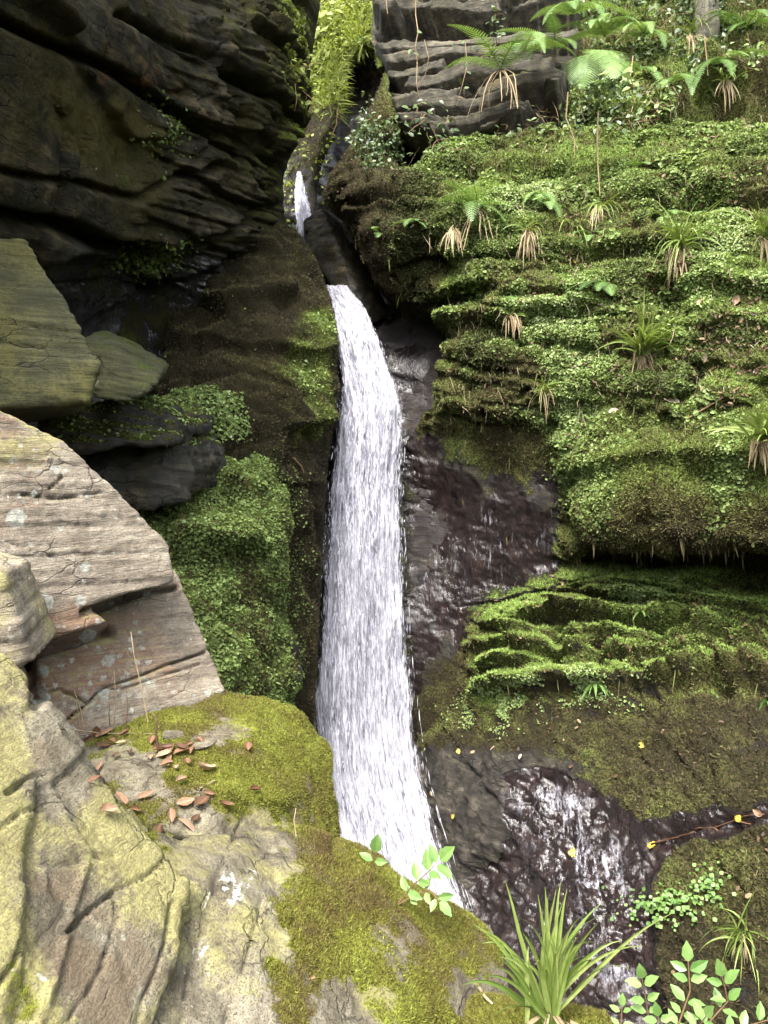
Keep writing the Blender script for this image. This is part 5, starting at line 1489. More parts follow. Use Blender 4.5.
fern(745, 30, 0.5, 5, 'fern at the top right corner of the cliff', 1.6, 1.0, 0.9, var=0.55, width=0.28)

fern(524, 66, 0.55, 4, 'pale drooping fern half hidden behind the tall skirted fern', 1.6, 1.3, 0.8, var=0.95, width=0.24)
fern(572, 34, 0.6, 5, 'large drooping fern at the very top edge left of centre of the ivy tangle', 1.7, 1.3, 0.9, var=0.9, width=0.24)
fern(668, 84, 0.5, 5, 'drooping fern above the mossy hollow left of the brow', 1.6, 1.3, 0.7, dead=4, deadL=0.4, var=0.85, width=0.26)
fern(722, 64, 0.5, 5, 'fern spreading below and right of the pale trunk', 1.6, 1.3, 0.8, var=0.8, width=0.25)
fern(610, 92, 0.4, 5, 'pale fern right of the broad drooping frond', 1.5, 1.3, 0.6, dead=3, deadL=0.35, var=1.0, width=0.28)
fern(640, 168, 0.26, 5, 'small fern on the mossy slope below the leafy hollow', 1.5, 1.1, 0.5, var=0.8, width=0.32)
fern(700, 214, 0.24, 5, 'little fern above the wide straw fringed grass tuft', 1.5, 1.1, 0.5, var=0.9, width=0.34)
fern(590, 236, 0.22, 4, 'tiny fern wedged between two hanging grass tufts', 1.4, 1.1, 0.5, var=0.85, width=0.34)


# ---- tufts of grass
def arch_pts(d, L, droop, n, p0):
    d = Vector(d).normalized(); P = [p0.copy()]
    for i in range(1, n):
        k = (i / (n - 1)) ** 2 * 2.6 * droop / (n - 1)
        d = (d + Vector((random.gauss(0, .03), random.gauss(0, .03), -k))).normalized()
        P.append(P[-1] + d * L / (n - 1))
    return P


def ribbon(b, d, L, droop, w, var, n=8, fold=0.25, p0=Vector((0, 0, 0)), kink=None, arch=False):
    P = curve_pts(d, L, droop, n, 0.03, p0) if not arch else arch_pts(d, L, droop, n, p0)
    if kink is not None:
        k0, kd = kink
        for i in range(k0, n):
            P[i] = P[k0 - 1] + Vector(kd).normalized() * (L / (n - 1)) * (i - k0 + 1)
    s0 = Vector(d).cross(Vector((random.gauss(0, .3), -1 + random.gauss(0, .3), random.gauss(0, .3))))
    s0 = s0.normalized() if s0.length > 1e-3 else Vector((1, 0, 0))
    Lp, Cp, Rp = [], [], []
    for i, p in enumerate(P):
        q = i / (n - 1)
        ww = w * min(1, 0.55 + q * 1.6) * (1 - q ** 2.2) + 0.0004
        t = (P[min(i + 1, n - 1)] - P[max(i - 1, 0)]).normalized()
        s = (s0 - t * s0.dot(t)).normalized()
        nn = s.cross(t)
        Lp.append(p - s * ww + nn * ww * fold); Rp.append(p + s * ww + nn * ww * fold); Cp.append(p)
    b.quad_strip(Lp, Cp, var)
    b.quad_strip(Cp, Rp, var + 0.06)


def tuft(px, py, L, n, nd_, label, var=0.5, droop=1.0, w=0.006, lean=(0, -0.6, 0.9), spread=0.55, deadL=None):
    p, nr = hit(px, py)
    p = p + nr * 0.04 + Vector((0, -0.03, 0))
    L *= 1.25; w *= 1.35
    e = empty('grass_tuft', p, label, 'grass tuft')
    b = MB()
    for k in range(int(n * 1.5)):
        d = Vector(lean) + Vector((random.gauss(0, spread), random.gauss(0, spread * 0.4), random.gauss(0, 0.25)))
        ribbon(b, d, L * random.uniform(0.55, 1.1), droop * random.uniform(0.6, 1.5), w * random.uniform(0.7, 1.2), var + random.gauss(0, 0.16), p0=Vector((random.gauss(0, .025), 0, random.gauss(0, .02))))
    if n:
        b.build('blades', M_BLADE, e)
    b = MB()
    for k in range(int(nd_ * 1.3)):
        d = Vector((random.gauss(0, 0.28), -0.45, -0.35 + random.gauss(0, 0.25)))
        ribbon(b, d, (deadL or L) * random.uniform(0.5, 1.1), 2.0, w * random.uniform(0.6, 1.1), random.uniform(0.3, 1.0), p0=Vector((random.gauss(0, .03), 0, random.gauss(0, .02))))
    if nd_:
        b.build('dead_blades', M_DEAD, e)
    return e


tuft(526, 232, 0.25, 8, 26, 'grass tuft of mostly dead drooping blades, nearest to the pale bearded fern', 0.6, 1.5, deadL=0.38)
tuft(572, 236, 0.42, 20, 34, 'long two tone grass tuft hanging with a thick dead skirt mid wall', 0.72, 2.2, lean=(0, -0.6, 0.3), deadL=0.5)
tuft(600, 208, 0.30, 16, 20, 'grass tuft leaning on the hump with straw coloured underside', 0.7, 1.9, lean=(0.1, -0.5, 0.5), deadL=0.36)
tuft(680, 250, 0.40, 34, 26, 'wide grass tuft with green top and straw fringe right of the wall centre', 0.66, 1.7, deadL=0.38, spread=0.7)
tuft(768, 236, 0.40, 24, 12, 'grass tuft cut off by the edge of the photo, high on the mossy wall', 0.7, 1.6, deadL=0.3)
tuft(644, 352, 0.42, 46, 16, 'lush upright green grass tuft standing on the mossy ledge', 0.68, 1.1, w=0.0075, spread=0.6, deadL=0.24)
tuft(756, 440, 0.36, 36, 22, 'green grass tuft on top of the overhanging moss shelf', 0.66, 1.2, w=0.007, spread=0.6, deadL=0.22)
tuft(512, 314, 0.14, 2, 18, 'small all brown grass tuft hanging over the dark crack', 0.5, 1.5, deadL=0.24)
tuft(547, 392, 0.26, 12, 8, 'thin wispy grass tuft on the plain green face', 0.6, 1.5, w=0.004, deadL=0.3)
tuft(745, 930, 0.24, 22, 4, 'thin grass tuft on the brown bank near the right edge', 0.6, 1.6, w=0.0045, lean=(-0.1, -0.3, 0.6), deadL=0.2)
tuft(455, 228, 0.20, 0, 14, 'brown dead tuft on the moss boulder beside the cleft', 0.5, 1.5, deadL=0.32)
tuft(690, 40, 0.45, 8, 20, 'straggly brown tuft under the pale trunk', 0.5, 1.8, deadL=0.5)
tuft(725, 82, 0.3, 10, 14, 'pale tuft on the mossy brow at the upper right', 0.8, 1.9, deadL=0.36)


# ---- strap leaved ferns on the lower ledge
def strap_fern(px, py, L, n, label, w=0.018, var=0.65, lean=0.0):
    p, nr = hit(px, py)
    e = empty('strap_fern', p, label, 'fern')
    for k in range(n):
        a = ((k + 0.5) / n - 0.5) * 2.8 + lean
        d = Vector((math.sin(a), -0.7, 0.55 * math.cos(a) + 0.15))
        b = MB(); P = curve_pts(d, L * random.uniform(0.7, 1.1), 1.7, 9, 0.02)
        s0 = Vector(d).cross(Vector((0, -1, 0.4))).normalized(); v = var + random.gauss(0, 0.12)
        Lp, Cp, Rp = [], [], []
        for i, q in enumerate(P):
            t = i / 8
            ww = w * (0.35 + 0.65 * min(1, t * 4)) * (1 - t ** 3) * (1 + 0.12 * (-1) ** i) + 0.0005
            Lp.append(q - s0 * ww + Vector((0, 0, ww * .4))); Rp.append(q + s0 * ww + Vector((0, 0, ww * .4))); Cp.append(q)
        b.quad_strip(Lp, Cp, v); b.quad_strip(Cp, Rp, v + 0.1)
        b.build('frond', M_BROAD, e, smooth=True)
    return e


strap_fern(594, 686, 0.24, 10, 'glossy strap leaved fern in the middle of the lower rock ledges', 0.017, 0.72)
strap_fern(708, 686, 0.20, 7, 'darker strap leaved fern at the foot of the ledges near brown moss', 0.016, 0.45)
strap_fern(767, 702, 0.22, 6, 'strap leaved fern half cut off by the photo edge', 0.02, 0.5)
strap_fern(640, 612, 0.16, 5, 'small pale strap leaved fern on the bright green upper ledge', 0.013, 0.8)


# ---- big strap leaved grass clump in the foreground
p0 = Vector(at(548, 1012, 1.42)[0])
g0, _ = hit(545, 1021)
p0 = g0 if (g0 - Vector(CAM)).length < 3 else p0
gc = empty('grass_clump', p0, 'big clump of broad arching strap leaves on the rock lip in front of the stream', 'grass clump')
fr = Vector(FWD); ux = Vector(RGT); uy = Vector(UPV)
# tip directions as (sideways, up, towards the viewer), length, droop, half width, tone
random.seed(21)
B = [(-0.30, 1.0, 0.0, .30, .15, .0055, .72), (-0.36, .95, .1, .26, .3, .0055, .6), (-0.10, 1.0, 0.1, .27, .25, .0065, .8), (-0.02, 1.0, 0.05, .28, .3, .0065, .75), (0.07, 1.0, .05, .28, .35, .0065, .85),
     (0.14, 1.0, 0, .29, 1.2, .006, .75), (0.22, .9, .1, .28, 1.5, .006, .7), (0.32, .8, .2, .26, 1.6, .0055, .75), (0.40, .7, .2, .28, 1.0, .0055, .85), (0.62, .62, 0, .33, .5, .0055, .85), (-0.45, .8, .2, .25, .9, .006, .55),
     (-0.55, .7, .3, .22, 1.3, .0065, .45), (-0.62, .5, .4, .19, 1.2, .007, .35), (-0.7, .4, .4, .17, 1.2, .007, .4), (-0.2, .9, .4, .22, 1.0, .0065, .6), (0.05, .9, .4, .22, 1.1, .0065, .65), (0.25, .8, .5, .20, 1.4, .006, .55)]
for k in range(34):
    B.append((random.gauss(-0.08, .26), random.uniform(.75, 1), random.uniform(-.2, .5), random.uniform(.15, .27), random.uniform(.3, 1.9), random.uniform(.0035, .006), random.uniform(.4, .95)))
for sx, sy, sz, L, dr, w, tone in B:
    b = MB()
    d = ux * sx + Vector((0, 0, 1.15)) * sy - fr * sz * 0.35
    ribbon(b, d, L * 0.95, dr, w * 0.92, tone, n=12, fold=0.35, arch=True, p0=Vector((random.gauss(0, .014), random.gauss(0, .012), -0.012)))
    b.build('blade', M_BLADE, gc, smooth=True)
for k in range(9):
    b = MB()
    ribbon(b, ux * random.gauss(0.05, .5) + Vector((0, 0, .3)) - fr * .6, random.uniform(.10, .18), 1.6, .004, random.uniform(.5, 1), n=9, p0=Vector((random.gauss(0, .015), random.gauss(0, .01), 0)))
    b.build('dead_blade', M_DEAD, gc)


# ---- leafy shoots
def leaflet(b, p, d, nrm, L, w, var):
    d = d.normalized(); s = d.cross(nrm).normalized(); nn = s.cross(d)
    n = 7
    Lp, Cp, Rp = [], [], []
    for i in range(n):
        t = i / (n - 1)
        ww = w * math.sin(math.pi * min(1, t * 0.95 + 0.03)) ** 0.8 * (1.15 - 0.5 * t) * (1 + 0.07 * (-1) ** i)
        c = p + d * L * t - nn * L * 0.12 * t * t
        Lp.append(c - s * ww + nn * ww * 0.3); Rp.append(c + s * ww + nn * ww * 0.3); Cp.append(c)
    b.quad_strip(Lp, Cp, var); b.quad_strip(Cp, Rp, var + 0.08)


def shoot(parent, P, size, var, face, npairs, term=True, name='leaflet'):
    b = MB(); b.tube(P, 0.0022, 0.001, 0.6); b.build('stem', M_STEM, parent)
    n = len(P)
    for k in range(npairs):
        i = int(1 + (n - 2) * (k + 0.7) / npairs); i = min(i, n - 2)
        t = (P[i + 1] - P[i]).normalized(); s = t.cross(face).normalized()
        for sg in (-1, 1):
            d = (s * sg * 0.85 + t * 0.5 + Vector((random.gauss(0, .12), random.gauss(0, .12), random.gauss(0, .12))))
            nn = (face + Vector((random.gauss(0, .25), random.gauss(0, .25), random.gauss(0, .25)))).normalized()
            L = size * random.uniform(0.75, 1.1) * (0.8 + 0.35 * k / npairs)
            b = MB()
            leaflet(b, Vector((0, 0, 0)), d, nn, L, L * 0.30, var + random.gauss(0, 0.12))
            b.build(name, M_BROAD, parent, P[i] + d.normalized() * 0.004, smooth=True)
    if term:
        t = (P[-1] - P[-2]).normalized()
        b = MB()
        leaflet(b, Vector((0, 0, 0)), t, face, size * 1.15, size * 0.36, var)
        b.build(name, M_BROAD, parent, P[-1], smooth=True)


def poly3(pp, d0, d1):
    n = len(pp); out = []
    for i, (x, y) in enumerate(pp):
        out.append(Vector(at(x, y, d0 + (d1 - d0) * i / (n - 1))[0]))
    fine = []
    for a, c in zip(out[:-1], out[1:]):
        for k in range(3):
            fine.append(a.lerp(c, k / 3))
    return fine + [out[-1]]


face = (Vector(CAM) - Vector(at(690, 980, 1.4)[0])).normalized() + Vector((0, 0, 0.5))
face.normalize()
base = Vector(at(655, 1075, 1.40)[0])
lp = empty('leafy_plant', base, 'bright leafy seedling with rounded paired leaflets at the bottom right corner', 'plant')
random.seed(5)
for pp, d0, d1, np_, sz in (([(655, 1075), (645, 1020), (640, 985), (636, 962)], 1.42, 1.36, 4, .036), ([(660, 1075), (672, 1010), (684, 975), (682, 945)], 1.42, 1.42, 5, .040), ([(668, 1075), (700, 1010), (722, 985), (716, 960)], 1.42, 1.38, 4, .040),
                            ([(675, 1075), (705, 1030), (735, 1012), (762, 1004)], 1.40, 1.32, 4, .038), ([(660, 1075), (680, 1035), (690, 1015), (700, 1000)], 1.38, 1.30, 4, .034), ([(690, 1075), (725, 1045), (750, 1030), (775, 1032)], 1.38, 1.3, 3, .036),
                            ([(640, 1075), (622, 1040), (615, 1010), (616, 990)], 1.40, 1.40, 3, .026), ([(668, 1075), (660, 1040), (655, 1015), (652, 1000)], 1.38, 1.36, 3, .032)):
    P = [q - base for q in poly3([(x + 6, y + 16) for x, y in pp], d0, d1)]
    shoot(lp, P, sz * 0.80, random.uniform(0.55, 0.8), face, np_ + 1)

b0, _ = hit(397, 905)
sp = empty('leafy_sprig', b0, 'thin leafy sprig leaning out over the foot of the waterfall', 'plant')
dd = (b0 - Vector(CAM)).dot(Vector(FWD))
f2 = ((Vector(CAM) - b0).normalized() + Vector((0, 0, .4))).normalized()
for pp, n_, sz in (([(397, 905), (412, 886), (428, 872), (440, 860)], 4, .048), ([(397, 905), (416, 894), (430, 890), (440, 902)], 3, .036)):
    shoot(sp, [q - b0 for q in poly3(pp, dd, dd - 0.06)], sz, 0.7, f2, n_)
b1, _ = hit(368, 882)
sp2 = empty('leafy_sprig', b1, 'tiny two leaved sprig on the mossy rock edge against the white water', 'plant')
dd = (b1 - Vector(CAM)).dot(Vector(FWD))
shoot(sp2, [q - b1 for q in poly3([(368, 882), (373, 866), (375, 852)], dd, dd - 0.03)], .045, .6, f2, 1)

# round leaved patch on the bank
p, nr = hit(685, 905)
rp = empty('round_leaf_plant', p, 'fresh green patch of small scalloped leaves beside the wet cascade', 'plant')
b = MB(); st = MB(); random.seed(9)
for k in range(300):
    cx, cy = random.gauss(0, 20), random.gauss(0, 8)
    x, y = 672 + cx, 908 + cy - 0.02 * cx
    if k % 4 == 0:
        x, y = 712 + random.gauss(0, 9), 888 + random.gauss(0, 9)
    q, n2 = hit(x, y)
    if (q - p).length > 0.8:
        continue
    h = q + n2 * random.uniform(0.02, 0.07) + Vector((0, 0, random.uniform(0, .03)))
    st.tube([q - p, h - p], 0.0015, 0.001, 0.6, 3)
    nn = (n2 * 0.7 + Vector((random.gauss(0, .35), random.gauss(0, .35) - .3, 0.8))).normalized()
    u = nn.orthogonal().normalized(); v = nn.cross(u); r = random.uniform(0.007, 0.015)
    b.poly([h - p + (u * math.cos(6.283 * j / 9) + v * math.sin(6.283 * j / 9)) * r * (1 + 0.12 * (-1) ** j) for j in range(9)], random.gauss(0.7, 0.15))
b.build('leaves', M_BROAD, rp)


# ---- ivy sprays, shrubs and creepers on the upper cliff
def creeper(px, py, n, rx, ry, size, label, name='shrub', var=0.5, mat=None, reach=0.25, twigs=8, cat='shrub'):
    p, nr = hit(px, py)
    e = empty(name, p, label, cat)
    tw = MB(); lf = MB()
    for k in range(twigs):
        q, n2 = hit(px + random.gauss(0, rx * 0.5), py + random.gauss(0, ry * 0.5))
        if (q - p).length > 1.6:
            q, n2 = p, nr
        d = n2 + Vector((random.gauss(0, .7), -0.3, random.gauss(0.25, .6)))
        P = curve_pts(d, random.uniform(0.5, 1) * (reach + 0.010 * rx), 0.5, 8, 0.16, q - p)
        tw = MB(); tw.tube([x - P[0] for x in P], 0.005, 0.0015, random.uniform(0.2, 1), 4); tw.build('twig', M_STEM, e, P[0])
        for j in range(n // twigs):
            i = random.randrange(2, 8)
            c = P[i] + Vector((random.gauss(0, .05), random.gauss(0, .05), random.gauss(0, .05)))
            nn = (Vector((random.gauss(0, .5), -0.6 + random.gauss(0, .4), 0.7))).normalized()
            dr = Vector((random.gauss(0, 1), random.gauss(0, .4), random.gauss(-0.2, .6)))
            L = size * random.uniform(0.6, 1.2)
            leaflet(lf, c, dr, nn, L, L * 0.36, var + random.gauss(0, 0.18))
    lf.build('leaves', mat or M_BLUE, e)
    return e


random.seed(31)
creeper(448, 138, 70, 24, 18, 0.07, 'dark ivy spray hanging across the foot of the layered rock', 'ivy_spray', 0.5, cat='ivy')
creeper(492, 40, 60, 12, 26, 0.07, 'ivy spray climbing the right end of the layered rock', 'ivy_spray', 0.45, cat='ivy')
creeper(425, 120, 40, 12, 20, 0.06, 'thin ivy spray in front of the dark hole beside the layered rock', 'ivy_spray', 0.5, cat='ivy')
creeper(372, 128, 55, 12, 22, 0.055, 'blue green ivy spray on the mossy ridge of the cleft', 'ivy_spray', 0.7, cat='ivy')
creeper(520, 128, 50, 26, 8, 0.06, 'low ivy spray along the base of the dark hollow', 'ivy_spray', 0.55, cat='ivy')
creeper(620, 116, 70, 26, 14, 0.065, 'ivy spray filling the hollow under the broad pale fern', 'ivy_spray', 0.55, cat='ivy')
creeper(626, 84, 50, 26, 14, 0.10, 'pale broad leaved shrub below the high fern', 'shrub', 0.8, M_LEAF)
creeper(600, 14, 60, 24, 14, 0.07, 'dark shrub above the high fern at the top edge', 'shrub', 0.4)
creeper(668, 18, 56, 18, 18, 0.07, 'twiggy shrub left of the pale trunk', 'shrub', 0.5, reach=0.5)
creeper(744, 14, 60, 24, 20, 0.07, 'twiggy shrub right of the pale trunk', 'shrub', 0.5, reach=0.5)
creeper(752, 64, 40, 18, 18, 0.06, 'small leafy shrub over the mossy brow', 'shrub', 0.65, M_LEAF)
creeper(660, 108, 40, 14, 14, 0.06, 'green shrub hanging left of the mossy brow', 'shrub', 0.6, M_LEAF)
creeper(540, 112, 26, 18, 8, 0.06, 'sparse shrub in the dark hollow', 'shrub', 0.5)
creeper(300, 78, 26, 8, 22, 0.07, 'sunlit sapling growing from the left rock edge', 'sapling', 0.45, M_SUNNY, cat='sapling')
creeper(330, 30, 40, 10, 18, 0.14, 'bright sapling on the gully slope at the top', 'sapling', 0.7, M_SUNNY, cat='sapling', reach=0.5)


def vine(pp, label, r=0.006, leaves=0, off=0.10):
    P = []
    for x, y in pp:
        q, n2 = hit(x, y)
        P.append(q)
    dmin = min((q - Vector(CAM)).dot(Vector(FWD)) for q in P) - off
    P = [Vector(at(x + random.gauss(0, 1.2), y, dmin + random.gauss(0, .02))[0]) for x, y in pp]
    b = MB(); p0 = P[0]
    b.tube([q - p0 for q in P], r, r * 0.5, random.uniform(0.6, 1.1), 4)
    e = empty('vine', p0, label, 'vine')
    b.build('stem', M_STEM, e)
    if leaves:
        l = MB()
        for k in range(leaves):
            q = random.choice(P) - p0
            leaflet(l, q + Vector((random.gauss(0, .03), 0, random.gauss(0, .05))), Vector((random.gauss(0, 1), -.2, random.gauss(-.3, .5))), Vector((random.gauss(0, .3), -1, .5)).normalized(), 0.06, 0.02, random.uniform(.3, .8))
        l.build('leaves', M_BLUE, e)


vine([(416, -8), (415, 14), (417, 32), (414, 46), (417, 62), (416, 84), (419, 106)], 'longest vine dangling in front of the dark layered rock, knotted half way', 0.008, 6)
vine([(424, 40), (428, 58), (426, 76), (418, 86)], 'short looping vine beside the longest one', 0.006)
vine([(388, -6), (387, 8), (386, 14)], 'stub of vine at the top of the rock overhang', 0.008)
vine([(468, 42), (466, 66), (462, 88), (458, 106)], 'thin vine on the right part of the layered rock', 0.005, 5)
vine([(566, 92), (568, 118), (572, 140), (574, 158)], 'pale dangling stem under the broad pale fern', 0.007)
vine([(598, 112), (599, 140), (597, 166), (600, 196)], 'dark rooty stem running down the moss under the fern', 0.010)
vine([(704, 36), (708, 58), (706, 76)], 'thin hanging stem right below the pale trunk', 0.007)
vine([(632, 56), (630, 76), (634, 96), (632, 112)], 'brown stem trailing through the ivy hollow', 0.007)
vine([(336, 108), (337, 124), (333, 136), (328, 134)], 'pale root looping out of the gully edge above the upper waterfall', 0.006)

# pale tree trunk at the top right
p, nr = hit(704, 40)
tr = empty('tree', p, 'pale grey tree trunk rising out of the picture at the upper right', 'tree')
b = MB()
b.tube([Vector((0, 0.1, -0.25)), Vector((0.01, -0.05, 0.1)), Vector((-0.02, -0.04, 0.6)), Vector((0.03, 0, 1.4)), Vector((0.1, 0.1, 2.6)), Vector((0.2, 0.3, 4.2))], 0.14, 0.09, 0.9, 12)
M_BARK = rock_mat('pale_bark', [(0.05, 0.045, 0.03), (0.10, 0.095, 0.065), (0.16, 0.15, 0.105), (0.22, 0.20, 0.15)], (0.03, 0.028, 0.02), [(0.05, 0.05, 0.02)] * 2 + [(0.1, 0.14, 0.03)] * 2, (0.02, 0.02, 0.01), stretch=(9, 9, 1.5), rot=(0, 0, 0))
b.build('trunk', M_BARK, tr, smooth=True)
b = MB(); lf = MB()
for k in range(60):
    d = Vector((random.gauss(0, 1), random.gauss(0, 1), random.uniform(0, 1)))
    P = curve_pts(d, random.uniform(0.8, 1.6), 0.3, 6, 0.1, Vector((0.15, 0.25, random.uniform(2.8, 4.2))))
    b.tube(P, 0.02, 0.004, 0.5, 4)
    for j in range(22):
        q = random.choice(P[2:]) + Vector((random.gauss(0, .12), random.gauss(0, .12), random.gauss(0, .12)))
        leaflet(lf, q, Vector((random.gauss(0, 1), random.gauss(0, 1), -.3)), Vector((random.gauss(0, .4), random.gauss(0, .4), 1)), 0.10, 0.035, random.uniform(.2, .8))
b.build('limbs', M_STEM, tr); lf.build('crown', M_LEAF, tr)


# ------------------------------------------------------------------ fallen leaves and twigs
def fallen(px, py, L, label, mat, rot=None, curl=0.5, asp=0.34, var=None, name='fallen_leaf', lobes=False):
    p, nr = hit(px, py)
    b = MB()
    th = random.uniform(0, 6.283) if rot is None else rot
    nn = (nr + Vector((random.gauss(0, .18), random.gauss(0, .18), 0.25))).normalized()
    u = nn.orthogonal().normalized(); v = nn.cross(u)
    d = u * math.cos(th) + v * math.sin(th); s = nn.cross(d)
    n, m = 10, 4
    v0 = random.uniform(0.2, 0.85) if var is None else var
    c1, c2 = random.uniform(0.5, 1.2) * curl, random.uniform(-0.3, 0.9) * curl
    Vv = []
    for i in range(n):
        t = i / (n - 1)
        w = L * asp * math.sin(math.pi * min(1, 0.04 + t * 0.93)) ** 0.75 * (1.15 - 0.35 * t) * (1 + (0.35 if lobes else 0.06) * (-1) ** i)
        for j in range(-m, m + 1):
            q = j / m
            h = abs(q) ** 1.5 * w * c1 + (t - 0.5) ** 2 * L * c2 + 0.004 + 0.01 * L * math.sin(9 * t + 5 * q)
            Vv.append(d * L * (t - 0.5) + s * w * q * (1 - 0.25 * c1 * abs(q)) + nn * h)
            b.A.append(v0 + (0.18 if j == 0 else 0) - 0.12 * abs(q) + random.gauss(0, 0.03))
    b.V = [tuple(x) for x in Vv]
    k = 2 * m + 1
    b.F = [(i * k + j, i * k + j + 1, (i + 1) * k + j + 1, (i + 1) * k + j) for i in range(n - 1) for j in range(2 * m)]
    o = b.build(name, mat, None, p + nr * 0.006, smooth=True)
    return tag(o, label, 'leaf')


random.seed(77)
LV = [(84, 739, .060, 'curled rust brown dead leaf lying nearest the left boulder below the pale slab', .25, .55), (105, 736, .065, 'smooth folded brown dead leaf touching the pale slab, right of the curled one', .1, .6),
      (96, 729, .050, 'half hidden dead leaf behind the folded one at the slab foot', .7, .5), (104, 748, .060, 'dark brown leaf on the moss in front of the folded leaf', .2, .2), (130, 755, .040, 'small dark upturned leaf standing alone on the bare rock', 1.2, .1),
      (140, 740, .040, 'reddish leaf at the slab foot beside the dead stems', .5, .4), (152, 742, .042, 'reddish leaf tucked by the black twig', .9, .45), (158, 752, .060, 'long brown leaf lying on top of the drift', .2, .55), (170, 753, .055, 'brown leaf in the thick of the drift', .6, .4),
      (182, 755, .055, 'bright brown leaf at the right end of the drift', .0, .6), (172, 762, .050, 'leaf curling over the front edge of the drift', .8, .5), (188, 747, .035, 'small leaf right above the drift', .3, .5), (204, 773, .075, 'pale flat leaf lying alone on bright moss', .05, .85),
      (215, 756, .045, 'brown leaf on moss between the drift and the shoulder', .4, .5), (248, 739, .045, 'leaf beside the low grey stone near the slab corner', .2, .35), (247, 748, .042, 'lower of the two leaves near the slab corner', 1.0, .55), (180, 784, .048, 'whitish pink leaf on the edge of the bare rock', .3, .95),
      (145, 799, .055, 'orange brown leaf at the near rim of the bare rock', .1, .6), (184, 804, .060, 'pink brown leaf in the middle of the ledge front', .1, .8), (202, 805, .060, 'dark crumpled leaf beside the pink brown one', .4, .1), (224, 808, .050, 'pointed dark leaf at the end of the row', .0, .2),
      (253, 793, .050, 'lone brown leaf out on the mossy shoulder', .1, .4), (150, 824, .055, 'curled red brown leaf low on the ledge', .3, .5), (160, 830, .035, 'scrap of leaf beside the low red brown leaf', .6, .3), (184, 828, .060, 'long pinkish leaf at the lowest part of the ledge', 2.4, .75),
      (106, 815, .045, 'pale brown leaf half buried in moss by the boulder', .3, .7), (94, 784, .035, 'dark leaf on moss close to the boulder', .2, .2), (102, 768, .035, 'tiny brown leaf left of the bare rock', .4, .4), (310, 982, .016, 'small pink white petal on the front moss', .3, .95)]
LV2 = [(88, 742, .03), (116, 742, .03), (124, 746, .025), (136, 748, .035), (146, 750, .03), (164, 757, .04), (178, 748, .03), (192, 752, .03), (162, 764, .03), (186, 764, .03), (150, 760, .025), (116, 762, .025), (140, 812, .03), (170, 818, .03), (196, 818, .03), (210, 796, .025), (232, 770, .025), (118, 800, .03), (176, 772, .025), (126, 738, .03), (196, 742, .025), (166, 745, .03)]
for x, y, L in LV2:
    o = fallen(x + random.gauss(0, 2), y + random.gauss(0, 1.5), L * 1.2, 'small scrap of brown dead leaf among the bigger leaves on the mossy ledge', M_FALLEN, None, random.uniform(.3, 1.2), random.uniform(.22, .42), random.uniform(0, .9))
    o['group'] = 'leaf scraps on the mossy ledge'
for x, y, L, lab, th, v in LV:
    fallen(x, y, L * 0.88, lab, M_FALLEN, th, random.uniform(.3, 1.3), random.uniform(.24, .40), v + random.gauss(0, .12))
YL = [(643, 743, .085, 'yellow leaf lying on the brown bank below the ledges', M_YELLOW), (574, 853, .085, 'yellow leaf stuck in the middle of the wet cascade', M_YELLOW), (653, 846, .075, 'pale yellow leaf at the top of the side trickle', M_YELLOW),
      (739, 818, .05, 'small yellow leaf at the far end of the brown stick', M_YELLOW), (493, 749, .06, 'cream leaf on dark rock under the round leaved cress', M_PINKLEAF), (521, 757, .05, 'cream leaf further right on the dark rock', M_PINKLEAF), (459, 752, .06, 'greenish yellow leaf close to the waterfall foot', M_YELLOW),
      (454, 816, .055, 'yellow star shaped leaf on dark rock beside the falling water', M_YELLOW), (432, 793, .05, 'brownish yellow leaf at the very edge of the fall', M_YELLOW), (473, 753, .05, 'mauve brown leaf between the cream and greenish ones', M_FALLEN), (758, 812, .06, 'grey brown leaf at the right picture edge above the stick', M_FALLEN),
      (716, 312, .07, 'pale leaf lit on the mossy wall under the right tufts', M_PINKLEAF), (706, 357, .075, 'cream leaf caught on the upper mossy wall', M_PINKLEAF), (712, 371, .08, 'larger cream leaf just below another on the wall', M_PINKLEAF), (671, 402, .12, 'long pinkish curled leaf lying on the moss step', M_PINKLEAF),
      (614, 412, .08, 'pinkish leaf tip poking from the moss left of the long one', M_PINKLEAF), (617, 458, .05, 'yellow leaf on the left of the moss shelf', M_YELLOW), (685, 425, .06, 'tan leaf beneath the long pinkish leaf', M_PINKLEAF), (758, 372, .06, 'whitish leaf near the right edge of the wall', M_PINKLEAF),
      (735, 300, .08, 'orange tan leaf in the hollow of the wall', M_FALLEN), (700, 303, .06, 'brown leaf in the hollow of the wall', M_FALLEN), (512, 372, .05, 'small tan leaf on the plain green face', M_PINKLEAF), (576, 262, .06, 'yellow leaf caught in the long hanging tuft', M_YELLOW), (645, 575, .05, 'yellow green leaf on the ledge under the shelf', M_YELLOW)]
for x, y, L, lab, m in YL:
    fallen(x, y, L, lab, m, None, random.uniform(.2, .6), .40, random.uniform(.5, 1.0), lobes=m is M_YELLOW)


